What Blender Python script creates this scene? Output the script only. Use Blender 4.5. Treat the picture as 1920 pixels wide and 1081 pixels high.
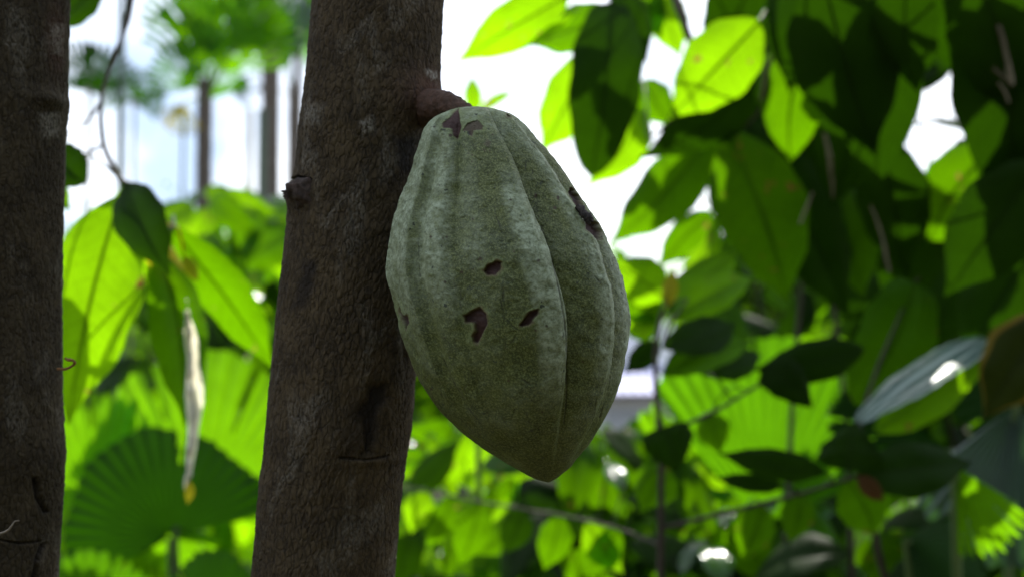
import bpy, math, random
import numpy as np
from mathutils import Vector, Matrix
R = math.radians
random.seed(7)
rng = np.random.default_rng(11)
scene = bpy.context.scene
for o in list(bpy.data.objects): bpy.data.objects.remove(o)

# ------------------------------------------------------------------ camera
CAM = np.array([0.0, 0.0, 1.45]); PITCH = R(5.0); K = 0.786/1920.0
cd = bpy.data.cameras.new('camera'); cam = bpy.data.objects.new('camera', cd)
scene.collection.objects.link(cam); scene.camera = cam
cam.location = CAM; cam.rotation_euler = (R(90)+PITCH, 0, 0)
cd.sensor_width = 36.0; cd.lens = 36.0/0.786
cd.clip_start = 0.02; cd.clip_end = 3000
cd.dof.use_dof = True; cd.dof.focus_distance = 0.635; cd.dof.aperture_fstop = 6.9
CR = np.array([1.0, 0, 0]); CF = np.array([0, math.cos(PITCH), math.sin(PITCH)]); CU = np.array([0, -math.sin(PITCH), math.cos(PITCH)])
def P(px, py, d):
    """point of the place seen at a given bearing and distance from where the photographer stood"""
    return CAM + CR*((px-960)*K*d) + CU*(-(py-540.5)*K*d) + CF*d
# ------------------------------------------------------------------ light
SUN_EL, SUN_AZ = R(50), R(14)
SV = np.array([math.sin(SUN_AZ)*math.cos(SUN_EL), math.cos(SUN_AZ)*math.cos(SUN_EL), math.sin(SUN_EL)])
w = bpy.data.worlds.new('World'); scene.world = w; w.use_nodes = True
nt = w.node_tree; nt.nodes.clear()
def nn(nt, t, **kw):
    n = nt.nodes.new(t)
    for k, v in kw.items(): setattr(n, k, v)
    return n
out = nn(nt, 'ShaderNodeOutputWorld'); bg = nn(nt, 'ShaderNodeBackground'); bg.inputs[1].default_value = 0.13
sky = nn(nt, 'ShaderNodeTexSky', sky_type='NISHITA', sun_disc=False, sun_elevation=SUN_EL, sun_rotation=SUN_AZ, altitude=50.0, air_density=1.0, dust_density=3.0, ozone_density=1.0)
tc = nn(nt, 'ShaderNodeTexCoord'); cn = nn(nt, 'ShaderNodeTexNoise'); cn.inputs['Scale'].default_value = 3.2; cn.inputs['Detail'].default_value = 6
cr = nn(nt, 'ShaderNodeValToRGB'); cr.color_ramp.elements[0].position = 0.34; cr.color_ramp.elements[1].position = 0.60
cm = nn(nt, 'ShaderNodeMixRGB'); cm.inputs[2].default_value = (8.6, 9.0, 9.6, 1)
c2 = nn(nt, 'ShaderNodeTexNoise'); c2.inputs['Scale'].default_value = 9; c2.inputs['Detail'].default_value = 5; r2 = nn(nt, 'ShaderNodeValToRGB')
r2.color_ramp.elements[0].position = 0.38; r2.color_ramp.elements[1].position = 0.62; r2.color_ramp.elements[0].color = (0.36, 0.44, 0.55, 1); r2.color_ramp.elements[1].color = (1, 1, 1, 1)
cs = nn(nt, 'ShaderNodeMixRGB', blend_type='MULTIPLY'); cs.inputs[0].default_value = 1; cs.inputs[1].default_value = (8.2, 8.6, 9.2, 1)
nt.links.new(tc.outputs['Generated'], c2.inputs['Vector']); nt.links.new(c2.outputs['Fac'], r2.inputs[0]); nt.links.new(r2.outputs[0], cs.inputs[2]); nt.links.new(cs.outputs[0], cm.inputs[2])
nt.links.new(tc.outputs['Generated'], cn.inputs['Vector']); nt.links.new(cn.outputs['Fac'], cr.inputs[0])
nt.links.new(cr.outputs[0], cm.inputs[0]); nt.links.new(sky.outputs[0], cm.inputs[1]); nt.links.new(cm.outputs[0], bg.inputs[0]); nt.links.new(bg.outputs[0], out.inputs[0])
sd = bpy.data.lights.new('sun', 'SUN'); sd.energy = 4.6; sd.angle = R(0.53); sd.color = (1.0, 0.95, 0.86)
sun = bpy.data.objects.new('sun', sd); scene.collection.objects.link(sun)
sun.rotation_euler = Vector(SV).to_track_quat('Z', 'Y').to_euler(); sun.location = (0, 0, 20)
scene.view_settings.view_transform = 'Standard'; scene.view_settings.look = 'None'
scene.view_settings.exposure = 1.04; scene.view_settings.gamma = 1.0; scene.view_settings.use_curve_mapping = False
try:
    scene.cycles.use_denoising = True; scene.cycles.sample_clamp_indirect = 6.0; scene.cycles.max_bounces = 10
except Exception: pass

# ------------------------------------------------------------------ numpy noise
def _h(ix, iy, iz, seed):
    n = (ix.astype(np.int64)*374761393 + iy.astype(np.int64)*668265263 + iz.astype(np.int64)*2147483647 + seed*1274126177) & 0xffffffff
    n = ((n ^ (n >> 13))*1274126177) & 0xffffffff
    n = (n ^ (n >> 16)) & 0xffffffff
    return n/4294967295.0
def vnoise(p, seed=0):
    p = np.asarray(p, float); f = np.floor(p); t = p-f; t = t*t*(3-2*t); f = f.astype(np.int64); r = 0
    for a in (0, 1):
        for b in (0, 1):
            for c in (0, 1):
                wt = (t[:, 0] if a else 1-t[:, 0])*(t[:, 1] if b else 1-t[:, 1])*(t[:, 2] if c else 1-t[:, 2])
                r = r + wt*_h(f[:, 0]+a, f[:, 1]+b, f[:, 2]+c, seed)
    return r*2-1
def fbm(p, seed=0, o=4, g=0.5):
    p = np.asarray(p, float); s = 0; a = 1; tot = 0
    for i in range(o):
        s = s+a*vnoise(p*(2.03**i)+i*7.3, seed+i); tot += a; a *= g
    return s/tot
def sst(a, b, x):
    t = np.clip((x-a)/(b-a), 0, 1); return t*t*(3-2*t)

# ------------------------------------------------------------------ scene helpers
def tag(o, label=None, cat=None, group=None, kind=None):
    if label: o['label'] = label
    if cat: o['category'] = cat
    if group: o['group'] = group
    if kind: o['kind'] = kind
    return o
def thing(name, label, cat, loc, group=None):
    o = bpy.data.objects.new(name, None); o.empty_display_size = 0.05; scene.collection.objects.link(o)
    o.location = [float(v) for v in loc]
    return tag(o, label, cat, group)
def mesh_obj(name, V, F, mat, parent=None, uv=None, attrs=None, smooth=True, midx=None, origin=None):
    V = np.asarray(V, float)
    if parent is not None: org = np.array(parent.matrix_basis.translation if parent.parent is None else parent['_w'])
    else: org = np.asarray(origin if origin is not None else (V.min(0)+V.max(0))/2)
    me = bpy.data.meshes.new(name)
    if isinstance(F, np.ndarray):
        n, k = F.shape
        me.vertices.add(len(V)); me.vertices.foreach_set('co', (V-org).astype(np.float32).ravel())
        me.loops.add(n*k); me.loops.foreach_set('vertex_index', F.astype(np.int32).ravel())
        me.polygons.add(n); me.polygons.foreach_set('loop_start', (np.arange(n)*k).astype(np.int32))
        try: me.polygons.foreach_set('loop_total', np.full(n, k, np.int32))
        except Exception: pass
        me.update(calc_edges=True)
    else:
        me.from_pydata((V-org).tolist(), [], F)
    me.polygons.foreach_set('use_smooth', [smooth]*len(me.polygons))
    for m in (mat if isinstance(mat, (list, tuple)) else [mat]): me.materials.append(m)
    if midx is not None: me.polygons.foreach_set('material_index', np.asarray(midx, np.int32))
    if uv is not None:
        l = me.uv_layers.new(name='UVMap'); vi = np.zeros(len(me.loops), np.int32); me.loops.foreach_get('vertex_index', vi)
        l.data.foreach_set('uv', np.asarray(uv, np.float32)[vi].ravel())
    for k, a in (attrs or {}).items():
        at = me.attributes.new(k, 'FLOAT', 'POINT'); at.data.foreach_set('value', np.asarray(a, np.float32))
    me.update()
    o = bpy.data.objects.new(name, me); scene.collection.objects.link(o)
    if parent is not None: o.parent = parent
    else: o.location = org.tolist()
    return o
class MB:
    def __init__(s): s.V = []; s.F = []; s.U = []; s.n = 0
    def add(s, V, F, U):
        F = np.asarray(F)+s.n; s.V.append(np.asarray(V)); s.F.append(F); s.U.append(np.asarray(U)); s.n += len(V)
    def build(s, name, mat, parent=None, **kw):
        return mesh_obj(name, np.concatenate(s.V), np.concatenate(s.F), mat, parent, uv=np.concatenate(s.U), **kw)
def grid_faces(nr, nc, wrap=False):
    r = np.arange(nr-1)[:, None]; c = np.arange(nc if wrap else nc-1)[None, :]; c2 = (c+1) % nc
    a = r*nc+c; b = r*nc+c2; e = (r+1)*nc+c2; d = (r+1)*nc+c
    return np.stack([a, b, e, d], -1).reshape(-1, 4)
def nrm(v):
    v = np.asarray(v, float); return v/(np.linalg.norm(v)+1e-12)
def smooth_path(pts, n):
    pts = np.asarray(pts, float)
    if len(pts) < 3:
        t = np.linspace(0, 1, n)[:, None]; return pts[0]*(1-t)+pts[-1]*t
    q = np.vstack([2*pts[0]-pts[1], pts, 2*pts[-1]-pts[-2]]); m = len(pts)-1; outp = []
    for s in np.linspace(0, m-1e-6, n):
        i = int(s); t = s-i; p0, p1, p2, p3 = q[i:i+4]
        outp.append(0.5*((2*p1)+(-p0+p2)*t+(2*p0-5*p1+4*p2-p3)*t*t+(-p0+3*p1-3*p2+p3)*t**3))
    return np.array(outp)
def tube(mb, pts, radii, n=18, k=8, rough=0.0, uvv=0.5):
    c = smooth_path(pts, n); rad = np.interp(np.linspace(0, 1, n), np.linspace(0, 1, len(radii)), radii)
    T = np.gradient(c, axis=0); T /= np.linalg.norm(T, axis=1)[:, None]+1e-12
    up = np.array([0, 0, 1.0]) if abs(T[0][2]) < 0.9 else np.array([0, 1.0, 0]); S = nrm(np.cross(T[0], up)); V = []
    for i in range(n):
        S = nrm(S-T[i]*S.dot(T[i])); B = np.cross(T[i], S)
        a = np.arange(k)/k*2*math.pi
        rr = rad[i]*(1+(rng.normal(0, rough, k) if rough else 0))
        V.append(c[i]+(np.cos(a)*rr)[:, None]*S+(np.sin(a)*rr)[:, None]*B)
    V = np.concatenate(V); U = np.zeros((len(V), 2)); U[:, 0] = np.repeat(np.linspace(0, 1, n), k); U[:, 1] = uvv
    mb.add(V, grid_faces(n, k, True), U)
    return c

# ------------------------------------------------------------------ materials
def new_mat(name):
    m = bpy.data.materials.new(name); m.use_nodes = True; m.node_tree.nodes.clear(); return m, m.node_tree
def lk(nt, a, b): nt.links.new(a, b)
def mth(nt, op, a=None, b=None, c=None):
    n = nn(nt, 'ShaderNodeMath', operation=op)
    for i, v in enumerate((a, b, c)):
        if v is None: continue
        if isinstance(v, (int, float)): n.inputs[i].default_value = v
        else: lk(nt, v, n.inputs[i])
    return n.outputs[0]
def mix(nt, f, a, b, bt='MIX'):
    n = nn(nt, 'ShaderNodeMixRGB', blend_type=bt)
    for i, v in enumerate((f, a, b)):
        if isinstance(v, (int, float)): n.inputs[i].default_value = v
        elif isinstance(v, tuple): n.inputs[i].default_value = v+(1,) if len(v) == 3 else v
        else: lk(nt, v, n.inputs[i])
    return n.outputs[0]
def noise(nt, scale, detail=3, rough=0.5, vec=None, dist=0.0):
    n = nn(nt, 'ShaderNodeTexNoise'); n.inputs['Scale'].default_value = scale; n.inputs['Detail'].default_value = detail
    n.inputs['Roughness'].default_value = rough; n.inputs['Distortion'].default_value = dist
    if vec is not None: lk(nt, vec, n.inputs['Vector'])
    return n.outputs['Fac']
def ramp(nt, f, a, b, ca=(0, 0, 0), cb=(1, 1, 1)):
    n = nn(nt, 'ShaderNodeValToRGB'); e = n.color_ramp.elements; e[0].position = a; e[1].position = b
    e[0].color = tuple(ca)+(1,); e[1].color = tuple(cb)+(1,); lk(nt, f, n.inputs[0]); return n.outputs[0]
def leaf_mat(name, top, trans, fac, rough=0.38, veins=11, spots=0.0, spotcol=(0.25, 0.12, 0.03), pleat=False, spec=0.11, edge=None, vcol=None, vwid=0.10):
    m, nt = new_mat(name); o = nn(nt, 'ShaderNodeOutputMaterial'); pr = nn(nt, 'ShaderNodeBsdfPrincipled'); tr = nn(nt, 'ShaderNodeBsdfTranslucent'); mx = nn(nt, 'ShaderNodeMixShader')
    uv = nn(nt, 'ShaderNodeUVMap'); sp = nn(nt, 'ShaderNodeSeparateXYZ'); lk(nt, uv.outputs[0], sp.inputs[0]); u, v = sp.outputs[0], sp.outputs[1]
    gi = nn(nt, 'ShaderNodeNewGeometry'); rnd = gi.outputs['Random Per Island']
    tcn = nn(nt, 'ShaderNodeTexCoord')
    av = mth(nt, 'ABSOLUTE', mth(nt, 'MULTIPLY', mth(nt, 'SUBTRACT', v, 0.5), 2.0))
    if pleat:
        vein = ramp(nt, mth(nt, 'PINGPONG', mth(nt, 'MULTIPLY', v, 3.0), 0.5), 0.0, vwid, (1, 1, 1), (0, 0, 0))
    else:
        mid = ramp(nt, av, 0.03, 0.07, (1, 1, 1), (0, 0, 0))
        ph = mth(nt, 'SUBTRACT', mth(nt, 'MULTIPLY', u, float(veins)), mth(nt, 'MULTIPLY', mth(nt, 'POWER', av, 1.3), 1.9))
        side = ramp(nt, mth(nt, 'PINGPONG', ph, 0.5), 0.0, 0.07, (0.55, 0.55, 0.55), (0, 0, 0))
        vein = mix(nt, 1.0, mid, side, 'LIGHTEN')
    big = noise(nt, 14, 3, 0.6, tcn.outputs['Object'])
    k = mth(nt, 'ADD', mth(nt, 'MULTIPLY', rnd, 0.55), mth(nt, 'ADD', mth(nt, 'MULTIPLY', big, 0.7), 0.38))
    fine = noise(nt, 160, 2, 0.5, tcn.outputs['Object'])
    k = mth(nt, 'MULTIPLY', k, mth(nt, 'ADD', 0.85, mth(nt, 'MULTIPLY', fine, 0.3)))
    def shade(col, veincol, vs=0.4):
        c = nn(nt, 'ShaderNodeVectorMath', operation='SCALE'); c.inputs[0].default_value = col; lk(nt, k, c.inputs['Scale'])
        c = mix(nt, mth(nt, 'MULTIPLY', vein, vs), c.outputs[0], veincol)
        if edge: c = mix(nt, ramp(nt, mth(nt, 'ADD', av, mth(nt, 'MULTIPLY', big, 0.25)), 0.93, 1.08), c, edge)
        if spots > 0:
            sn = noise(nt, 34, 4, 0.6, tcn.outputs['Object'])
            c = mix(nt, ramp(nt, sn, 0.70-spots*0.15, 0.74-spots*0.15), c, spotcol)
        return c
    lk(nt, shade(top, vcol or tuple(min(1, x*1.35+0.006) for x in top), 0.4 if not vcol else 0.9), pr.inputs['Base Color']); lk(nt, shade(trans, tuple(x*0.5 for x in trans), 0.75), tr.inputs[0])
    pr.inputs['Roughness'].default_value = rough; pr.inputs['Specular IOR Level'].default_value = spec
    b = nn(nt, 'ShaderNodeBump'); b.inputs['Strength'].default_value = 0.35; b.inputs['Distance'].default_value = 0.002
    lk(nt, mix(nt, 0.5, vein, noise(nt, 60, 3, 0.5, tcn.outputs['Object'])), b.inputs['Height']); lk(nt, b.outputs[0], pr.inputs['Normal']); lk(nt, b.outputs[0], tr.inputs['Normal'])
    mx.inputs[0].default_value = fac; lk(nt, pr.outputs[0], mx.inputs[1]); lk(nt, tr.outputs[0], mx.inputs[2]); lk(nt, mx.outputs[0], o.inputs[0])
    return m
LM = {  # sunlit and shaded looks of the leaves are partly put into these colours
 'f': leaf_mat('fresh_lit_leaf', (0.05, 0.12, 0.004), (0.24, 0.52, 0.002), 0.58, spots=0.35),  # bright tone also stands in for leaves in the sun
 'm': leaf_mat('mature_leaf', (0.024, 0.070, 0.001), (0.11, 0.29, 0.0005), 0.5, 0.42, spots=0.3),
 'd': leaf_mat('shaded_dark_leaf', (0.011, 0.030, 0.0008), (0.020, 0.066, 0.0005), 0.36, 0.55),  # darkened colour stands in for leaves in shade
 'y': leaf_mat('yellowing_leaf', (0.22, 0.2, 0.02), (0.75, 0.62, 0.02), 0.55, spots=0.6),
 'o': leaf_mat('dry_orange_leaf', (0.07, 0.035, 0.012), (0.16, 0.065, 0.015), 0.35, 0.7, spots=0.4),
 'k': leaf_mat('olive_spent_leaf', (0.022, 0.030, 0.004), (0.05, 0.07, 0.003), 0.35, 0.5, spots=0.1, edge=(0.22, 0.15, 0.02)),
 'p': leaf_mat('painted_glint_leaf', (0.85, 0.82, 0.70), (0.95, 0.9, 0.7), 0.6, 0.2, spec=1.0),  # whitened to paint in a sun glint
 'F': leaf_mat('pleated_fresh_lit_leaf', (0.045, 0.12, 0.003), (0.19, 0.47, 0.002), 0.58, 0.42, pleat=True),  # bright tone also stands in for sunlit fans
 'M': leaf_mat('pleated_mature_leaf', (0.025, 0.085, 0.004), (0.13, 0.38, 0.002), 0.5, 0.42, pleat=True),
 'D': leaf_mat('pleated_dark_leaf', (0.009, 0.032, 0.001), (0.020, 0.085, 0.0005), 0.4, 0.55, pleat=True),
 'B': leaf_mat('pleated_bluish_leaf', (0.035, 0.06, 0.055), (0.04, 0.12, 0.02), 0.25, 0.32, pleat=True, spec=0.7),
 'h': leaf_mat('waxy_leaf', (0.03, 0.09, 0.006), (0.12, 0.34, 0.002), 0.35, 0.19, veins=6, spec=0.6),
}
def wood_mat(name, c1, c2, scale=40, stretch=6, bump=0.4, rough=0.85, lichen=None):
    m, nt = new_mat(name); o = nn(nt, 'ShaderNodeOutputMaterial'); pr = nn(nt, 'ShaderNodeBsdfPrincipled')
    t = nn(nt, 'ShaderNodeTexCoord'); mp = nn(nt, 'ShaderNodeMapping'); mp.inputs['Scale'].default_value = (1, 1, 1.0/stretch); lk(nt, t.outputs['Object'], mp.inputs[0])
    n1 = noise(nt, scale, 6, 0.65, mp.outputs[0], 0.4); n2 = noise(nt, scale*0.2, 3, 0.5, t.outputs['Object'])
    c = mix(nt, ramp(nt, n1, 0.35, 0.7), c1, c2); c = mix(nt, ramp(nt, n2, 0.3, 0.7, (0.75,)*3, (1.25,)*3), (0, 0, 0), c, 'MULTIPLY') if False else c
    if lichen: c = mix(nt, ramp(nt, n2, 0.6, 0.66), c, lichen)
    lk(nt, c, pr.inputs['Base Color']); pr.inputs['Roughness'].default_value = rough
    b = nn(nt, 'ShaderNodeBump'); b.inputs['Strength'].default_value = bump; b.inputs['Distance'].default_value = 0.01; lk(nt, n1, b.inputs['Height']); lk(nt, b.outputs[0], pr.inputs['Normal'])
    lk(nt, pr.outputs[0], o.inputs[0]); return m
TWIG = wood_mat('twig_bark', (0.03, 0.02, 0.014), (0.07, 0.048, 0.033), 90)
PALE = wood_mat('lichen_twig_bark', (0.08, 0.06, 0.035), (0.26, 0.21, 0.13), 60)
GREENSTEM = wood_mat('green_stem', (0.06, 0.11, 0.03), (0.12, 0.19, 0.05), 40, rough=0.5)
PALMBARK = wood_mat('palm_trunk_bark', (0.07, 0.05, 0.04), (0.17, 0.13, 0.10), 14, 0.4)
BAMBOO = wood_mat('bamboo_culm', (0.05, 0.085, 0.05), (0.09, 0.13, 0.08), 10, rough=0.5)
TAN = wood_mat('dry_bamboo', (0.42, 0.32, 0.18), (0.6, 0.48, 0.3), 10, rough=0.6)

# ------------------------------------------------------------------ leaf builders
def leaf(mb, base, tip, W, roll=0.0, sag=0.08, fold=0.25, face=None, shape=0, n=18, pet=True, wav=0.02, stem_to=None):
    base = np.asarray(base, float); tip = np.asarray(tip, float); ax = tip-base; Ln = np.linalg.norm(ax); T0 = ax/Ln
    f = nrm(face if face is not None else (CAM-(base+tip)/2)); N = nrm(f-T0*f.dot(T0)); S = np.cross(N, T0)
    cr_, sr_ = math.cos(roll), math.sin(roll); N, S = N*cr_+S*sr_, S*cr_-N*sr_
    u = np.linspace(0, 1, n); nc = 9; v = np.linspace(-1, 1, nc)
    if shape == 0: wp = 1.08*np.sin(math.pi*u**0.92)**0.82*(1-0.10*u)*np.where(u > 0.78, 1-((u-0.78)/0.22)**0.8*0.62, 1)
    elif shape == 1: wp = np.sin(math.pi*u**0.62)**0.8            # heart/ovate
    else: wp = np.sin(math.pi*u**0.9)**0.5
    wp = wp*1.05; wp[-1] = 0.004; wp[0] = 0.02
    ph = random.random()*6.28; ph2 = random.random()*6.28; lat = random.uniform(-0.05, 0.05)
    cen = base+np.outer(u, ax)+np.outer(4*u*(1-u)*sag*Ln, N)+np.outer(np.sin(math.pi*u)*lat*Ln, S)+np.outer(-(u**2.4)*sag*0.9*Ln, N)
    V = []; U = []
    for i in range(n):
        hw = W/2*wp[i]*(1+0.035*math.sin(u[i]*23+ph)); a = np.abs(v)
        off = S[None]*(v*hw)[:, None]*math.cos(fold*0.8)+N[None]*((a*hw*math.sin(fold))-(a**2.5)*hw*0.30+W*wav*a*np.sin(u[i]*17+ph+v*1.5)+W*0.020*a*np.cos(2*math.pi*(u[i]*11-a*0.9)))[:, None]
        off = off-T0[None]*(a**2*hw*0.18)[:, None]
        V.append(cen[i]+off); U.append(np.stack([np.full(nc, u[i]), (v+1)/2], 1))
    mb.add(np.concatenate(V), grid_faces(n, nc), np.concatenate(U))
    r = max(0.0011, W*0.016)
    tube(mb, [cen[0]-N*r*0.5, cen[n//2]-N*r*0.5, cen[-2]], [r, r*0.7, r*0.2], 10, 5)
    if stem_to is not None:
        s = np.asarray(stem_to, float); tube(mb, [s, (s+base)/2+np.array([0, 0, 0.12*np.linalg.norm(s-base)]), base], [r*1.5, r*1.1, r*1.3], 8, 6)
def fan(mb, hub, up, face, Rad, a0, a1, pleats, droop=0.15, teeth=0.05, split=0.0, curl=0.0):
    hub = np.asarray(hub, float); up = nrm(up); f = nrm(face); N = nrm(f-up*f.dot(up)); S = np.cross(N, up); N = -N
    nr = 14; nc = pleats*4+1; a = np.linspace(a0, a1, nc); r = np.linspace(0.03, 1, nr); V = []; U = []
    edge = 1+0.05*np.sin(a*3+1)-0.04*np.abs(np.sin(a*5))
    z = np.abs(((np.arange(nc)/4.0) % 1)-0.5)*2
    tooth = 1-teeth*(z**1.5)-teeth*0.8*rng.random(nc)*(z > 0.3)
    for i in range(nr):
        rr = r[i]*Rad*(edge*tooth if i == nr-1 else edge)
        dirs = np.outer(np.cos(a), up)+np.outer(np.sin(a), S)
        zz = (z-0.5)*0.038*Rad*(r[i]**0.8)
        bend = -droop*Rad*(r[i]**2.2)*(1+curl*np.cos(a*2+0.6))
        V.append(hub+dirs*rr[:, None]+np.outer(zz-bend, N)); U.append(np.stack([np.full(nc, r[i]), np.arange(nc)/4.0/3.0*1.0], 1))
    V = np.concatenate(V); F = grid_faces(nr, nc)
    if split > 0:
        cells = np.arange(len(F)); row = cells//(nc-1); col = cells % (nc-1)
        cut = np.zeros(nc-1, int)+nr
        for c in range(2, nc-2, 4):
            if random.random() < split: cut[c] = int(nr*(random.uniform(0.55, 0.9) if teeth < .2 else random.uniform(.25, .5))); cut[c+1] = min(nr, cut[c]+(0 if teeth > .2 else 2))
        F = F[row < cut[col]]
    mb.add(V, F, np.concatenate(U))
def frond(mb, pts, Lf, n=34, w=0.03, droop=0.5, r=0.012):
    c = tube(mb, pts, [r, r*0.7, r*0.25], n, 6)
    T = np.gradient(c, axis=0)
    for i in range(1, n):
        t = i/n; Li = Lf*math.sin(math.pi*min(1, 0.12+t*0.86))**0.6
        for s in (-1, 1):
            Ti = nrm(T[i]); side = nrm(np.cross(Ti, [0, 0, 1.0]))*s
            d = nrm(side*0.8+Ti*0.75+np.array([0, 0, -droop*random.uniform(0.6, 1.3)])); b = c[i]; L = Li*random.uniform(0.85, 1.1)
            u = np.linspace(0, 1, 5); cc = b+np.outer(u, d*L)+np.outer(u**2*L*-0.25*droop, [0, 0, 1.0]); wd = nrm(np.cross(d, [0.3, -1, 0.4]))*w/2
            ww = np.array([0.4, 1, 0.9, 0.6, 0.05])[:, None]
            V = np.concatenate([np.stack([cc[k]-wd*ww[k], cc[k]+wd*ww[k]]) for k in range(5)])
            mb.add(V, grid_faces(5, 2), np.stack([np.repeat(u, 2), np.tile([0.2, 0.8], 5)], 1))
# ------------------------------------------------------------------ ground
def ground():
    n = 140; s = np.sign(np.linspace(-1, 1, n))*np.abs(np.linspace(-1, 1, n))**3*600
    X, Y = np.meshgrid(s, s+20); V = np.stack([X.ravel(), Y.ravel(), np.zeros(X.size)], 1)
    d = np.hypot(V[:, 0], V[:, 1]); V[:, 2] = fbm(V*0.35, 3, 3)*0.10*np.clip(d/8, 0.2, 1)+fbm(V*0.02, 9, 2)*1.2*sst(30, 150, d)
    m, nt = new_mat('leaf_litter_soil'); o = nn(nt, 'ShaderNodeOutputMaterial'); pr = nn(nt, 'ShaderNodeBsdfPrincipled'); t = nn(nt, 'ShaderNodeTexCoord')
    vo = nn(nt, 'ShaderNodeTexVoronoi'); vo.inputs['Scale'].default_value = 14; lk(nt, t.outputs['Object'], vo.inputs['Vector'])
    c = mix(nt, ramp(nt, noise(nt, 3, 5, 0.6, t.outputs['Object']), 0.35, 0.65), (0.05, 0.035, 0.022), (0.035, 0.06, 0.012))
    c = mix(nt, 0.35, c, mix(nt, 1.0, (0.18, 0.12, 0.06), vo.outputs['Color'], 'MULTIPLY')); lk(nt, c, pr.inputs['Base Color']); pr.inputs['Roughness'].default_value = 0.9
    b = nn(nt, 'ShaderNodeBump'); b.inputs['Distance'].default_value = 0.05; lk(nt, vo.outputs['Distance'], b.inputs['Height']); lk(nt, b.outputs[0], pr.inputs['Normal']); lk(nt, pr.outputs[0], o.inputs[0])
    tag(mesh_obj('ground', V, grid_faces(n, n), m, origin=(0, 0, 0)), kind='structure')
ground()

# ------------------------------------------------------------------ bark trunks
def trunk_mat(name, dark, light, red=(0.09, 0.035, 0.022)):
    m, nt = new_mat(name); o = nn(nt, 'ShaderNodeOutputMaterial'); pr = nn(nt, 'ShaderNodeBsdfPrincipled'); t = nn(nt, 'ShaderNodeTexCoord')
    mp = nn(nt, 'ShaderNodeMapping'); mp.inputs['Scale'].default_value = (1, 1, 0.5); lk(nt, t.outputs['Object'], mp.inputs[0])
    def at(n): a = nn(nt, 'ShaderNodeAttribute', attribute_name=n); return a.outputs['Fac']
    vo = nn(nt, 'ShaderNodeTexVoronoi', feature='DISTANCE_TO_EDGE'); vo.inputs['Scale'].default_value = 330; lk(nt, mp.outputs[0], vo.inputs['Vector']); plate = ramp(nt, vo.outputs['Distance'], 0.0, 0.16)
    n1 = noise(nt, 420, 5, 0.7, mp.outputs[0], 0.2); n2 = noise(nt, 45, 4, 0.6, t.outputs['Object']); n3 = noise(nt, 900, 3, 0.6, mp.outputs[0])
    c = mix(nt, ramp(nt, n1, 0.28, 0.78), dark, light)
    c = mix(nt, 0.45, c, plate, 'MULTIPLY')
    c = mix(nt, mth(nt, 'MULTIPLY', ramp(nt, n2, 0.42, 0.68), 0.45), c, tuple(x*1.5 for x in light))
    c = mix(nt, at('red'), c, red)
    c = mix(nt, mth(nt, 'MULTIPLY', at('pale'), ramp(nt, n3, 0.38, 0.62)), c, (0.30, 0.27, 0.22))
    c = mix(nt, at('crack'), c, (0.012, 0.009, 0.008))
    lk(nt, c, pr.inputs['Base Color']); pr.inputs['Roughness'].default_value = 0.88; pr.inputs['Specular IOR Level'].default_value = 0.3
    b = nn(nt, 'ShaderNodeBump'); b.inputs['Strength'].default_value = 0.8; b.inputs['Distance'].default_value = 0.0009; lk(nt, mix(nt, 0.5, plate, n3), b.inputs['Height']); lk(nt, b.outputs[0], pr.inputs['Normal'])
    lk(nt, pr.outputs[0], o.inputs[0]); return m
def seg_dist(px, py, pts):
    d = np.full(px.shape, 1e9)
    for (ax, ay), (bx, by) in zip(pts[:-1], pts[1:]):
        vx, vy = bx-ax, by-ay; t = np.clip(((px-ax)*vx+(py-ay)*vy)/(vx*vx+vy*vy+1e-9), 0, 1); d = np.minimum(d, np.hypot(px-ax-t*vx, py-ay-t*vy))
    return d
def poly_sd(px, py, pts):
    d = seg_dist(px, py, pts+[pts[0]]); inside = np.zeros(px.shape, bool); j = len(pts)-1
    for i in range(len(pts)):
        xi, yi = pts[i]; xj, yj = pts[j]
        inside ^= ((yi > py) != (yj > py)) & (px < (xj-xi)*(py-yi)/(yj-yi+1e-9)+xi); j = i
    return np.where(inside, -d, d)
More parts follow.
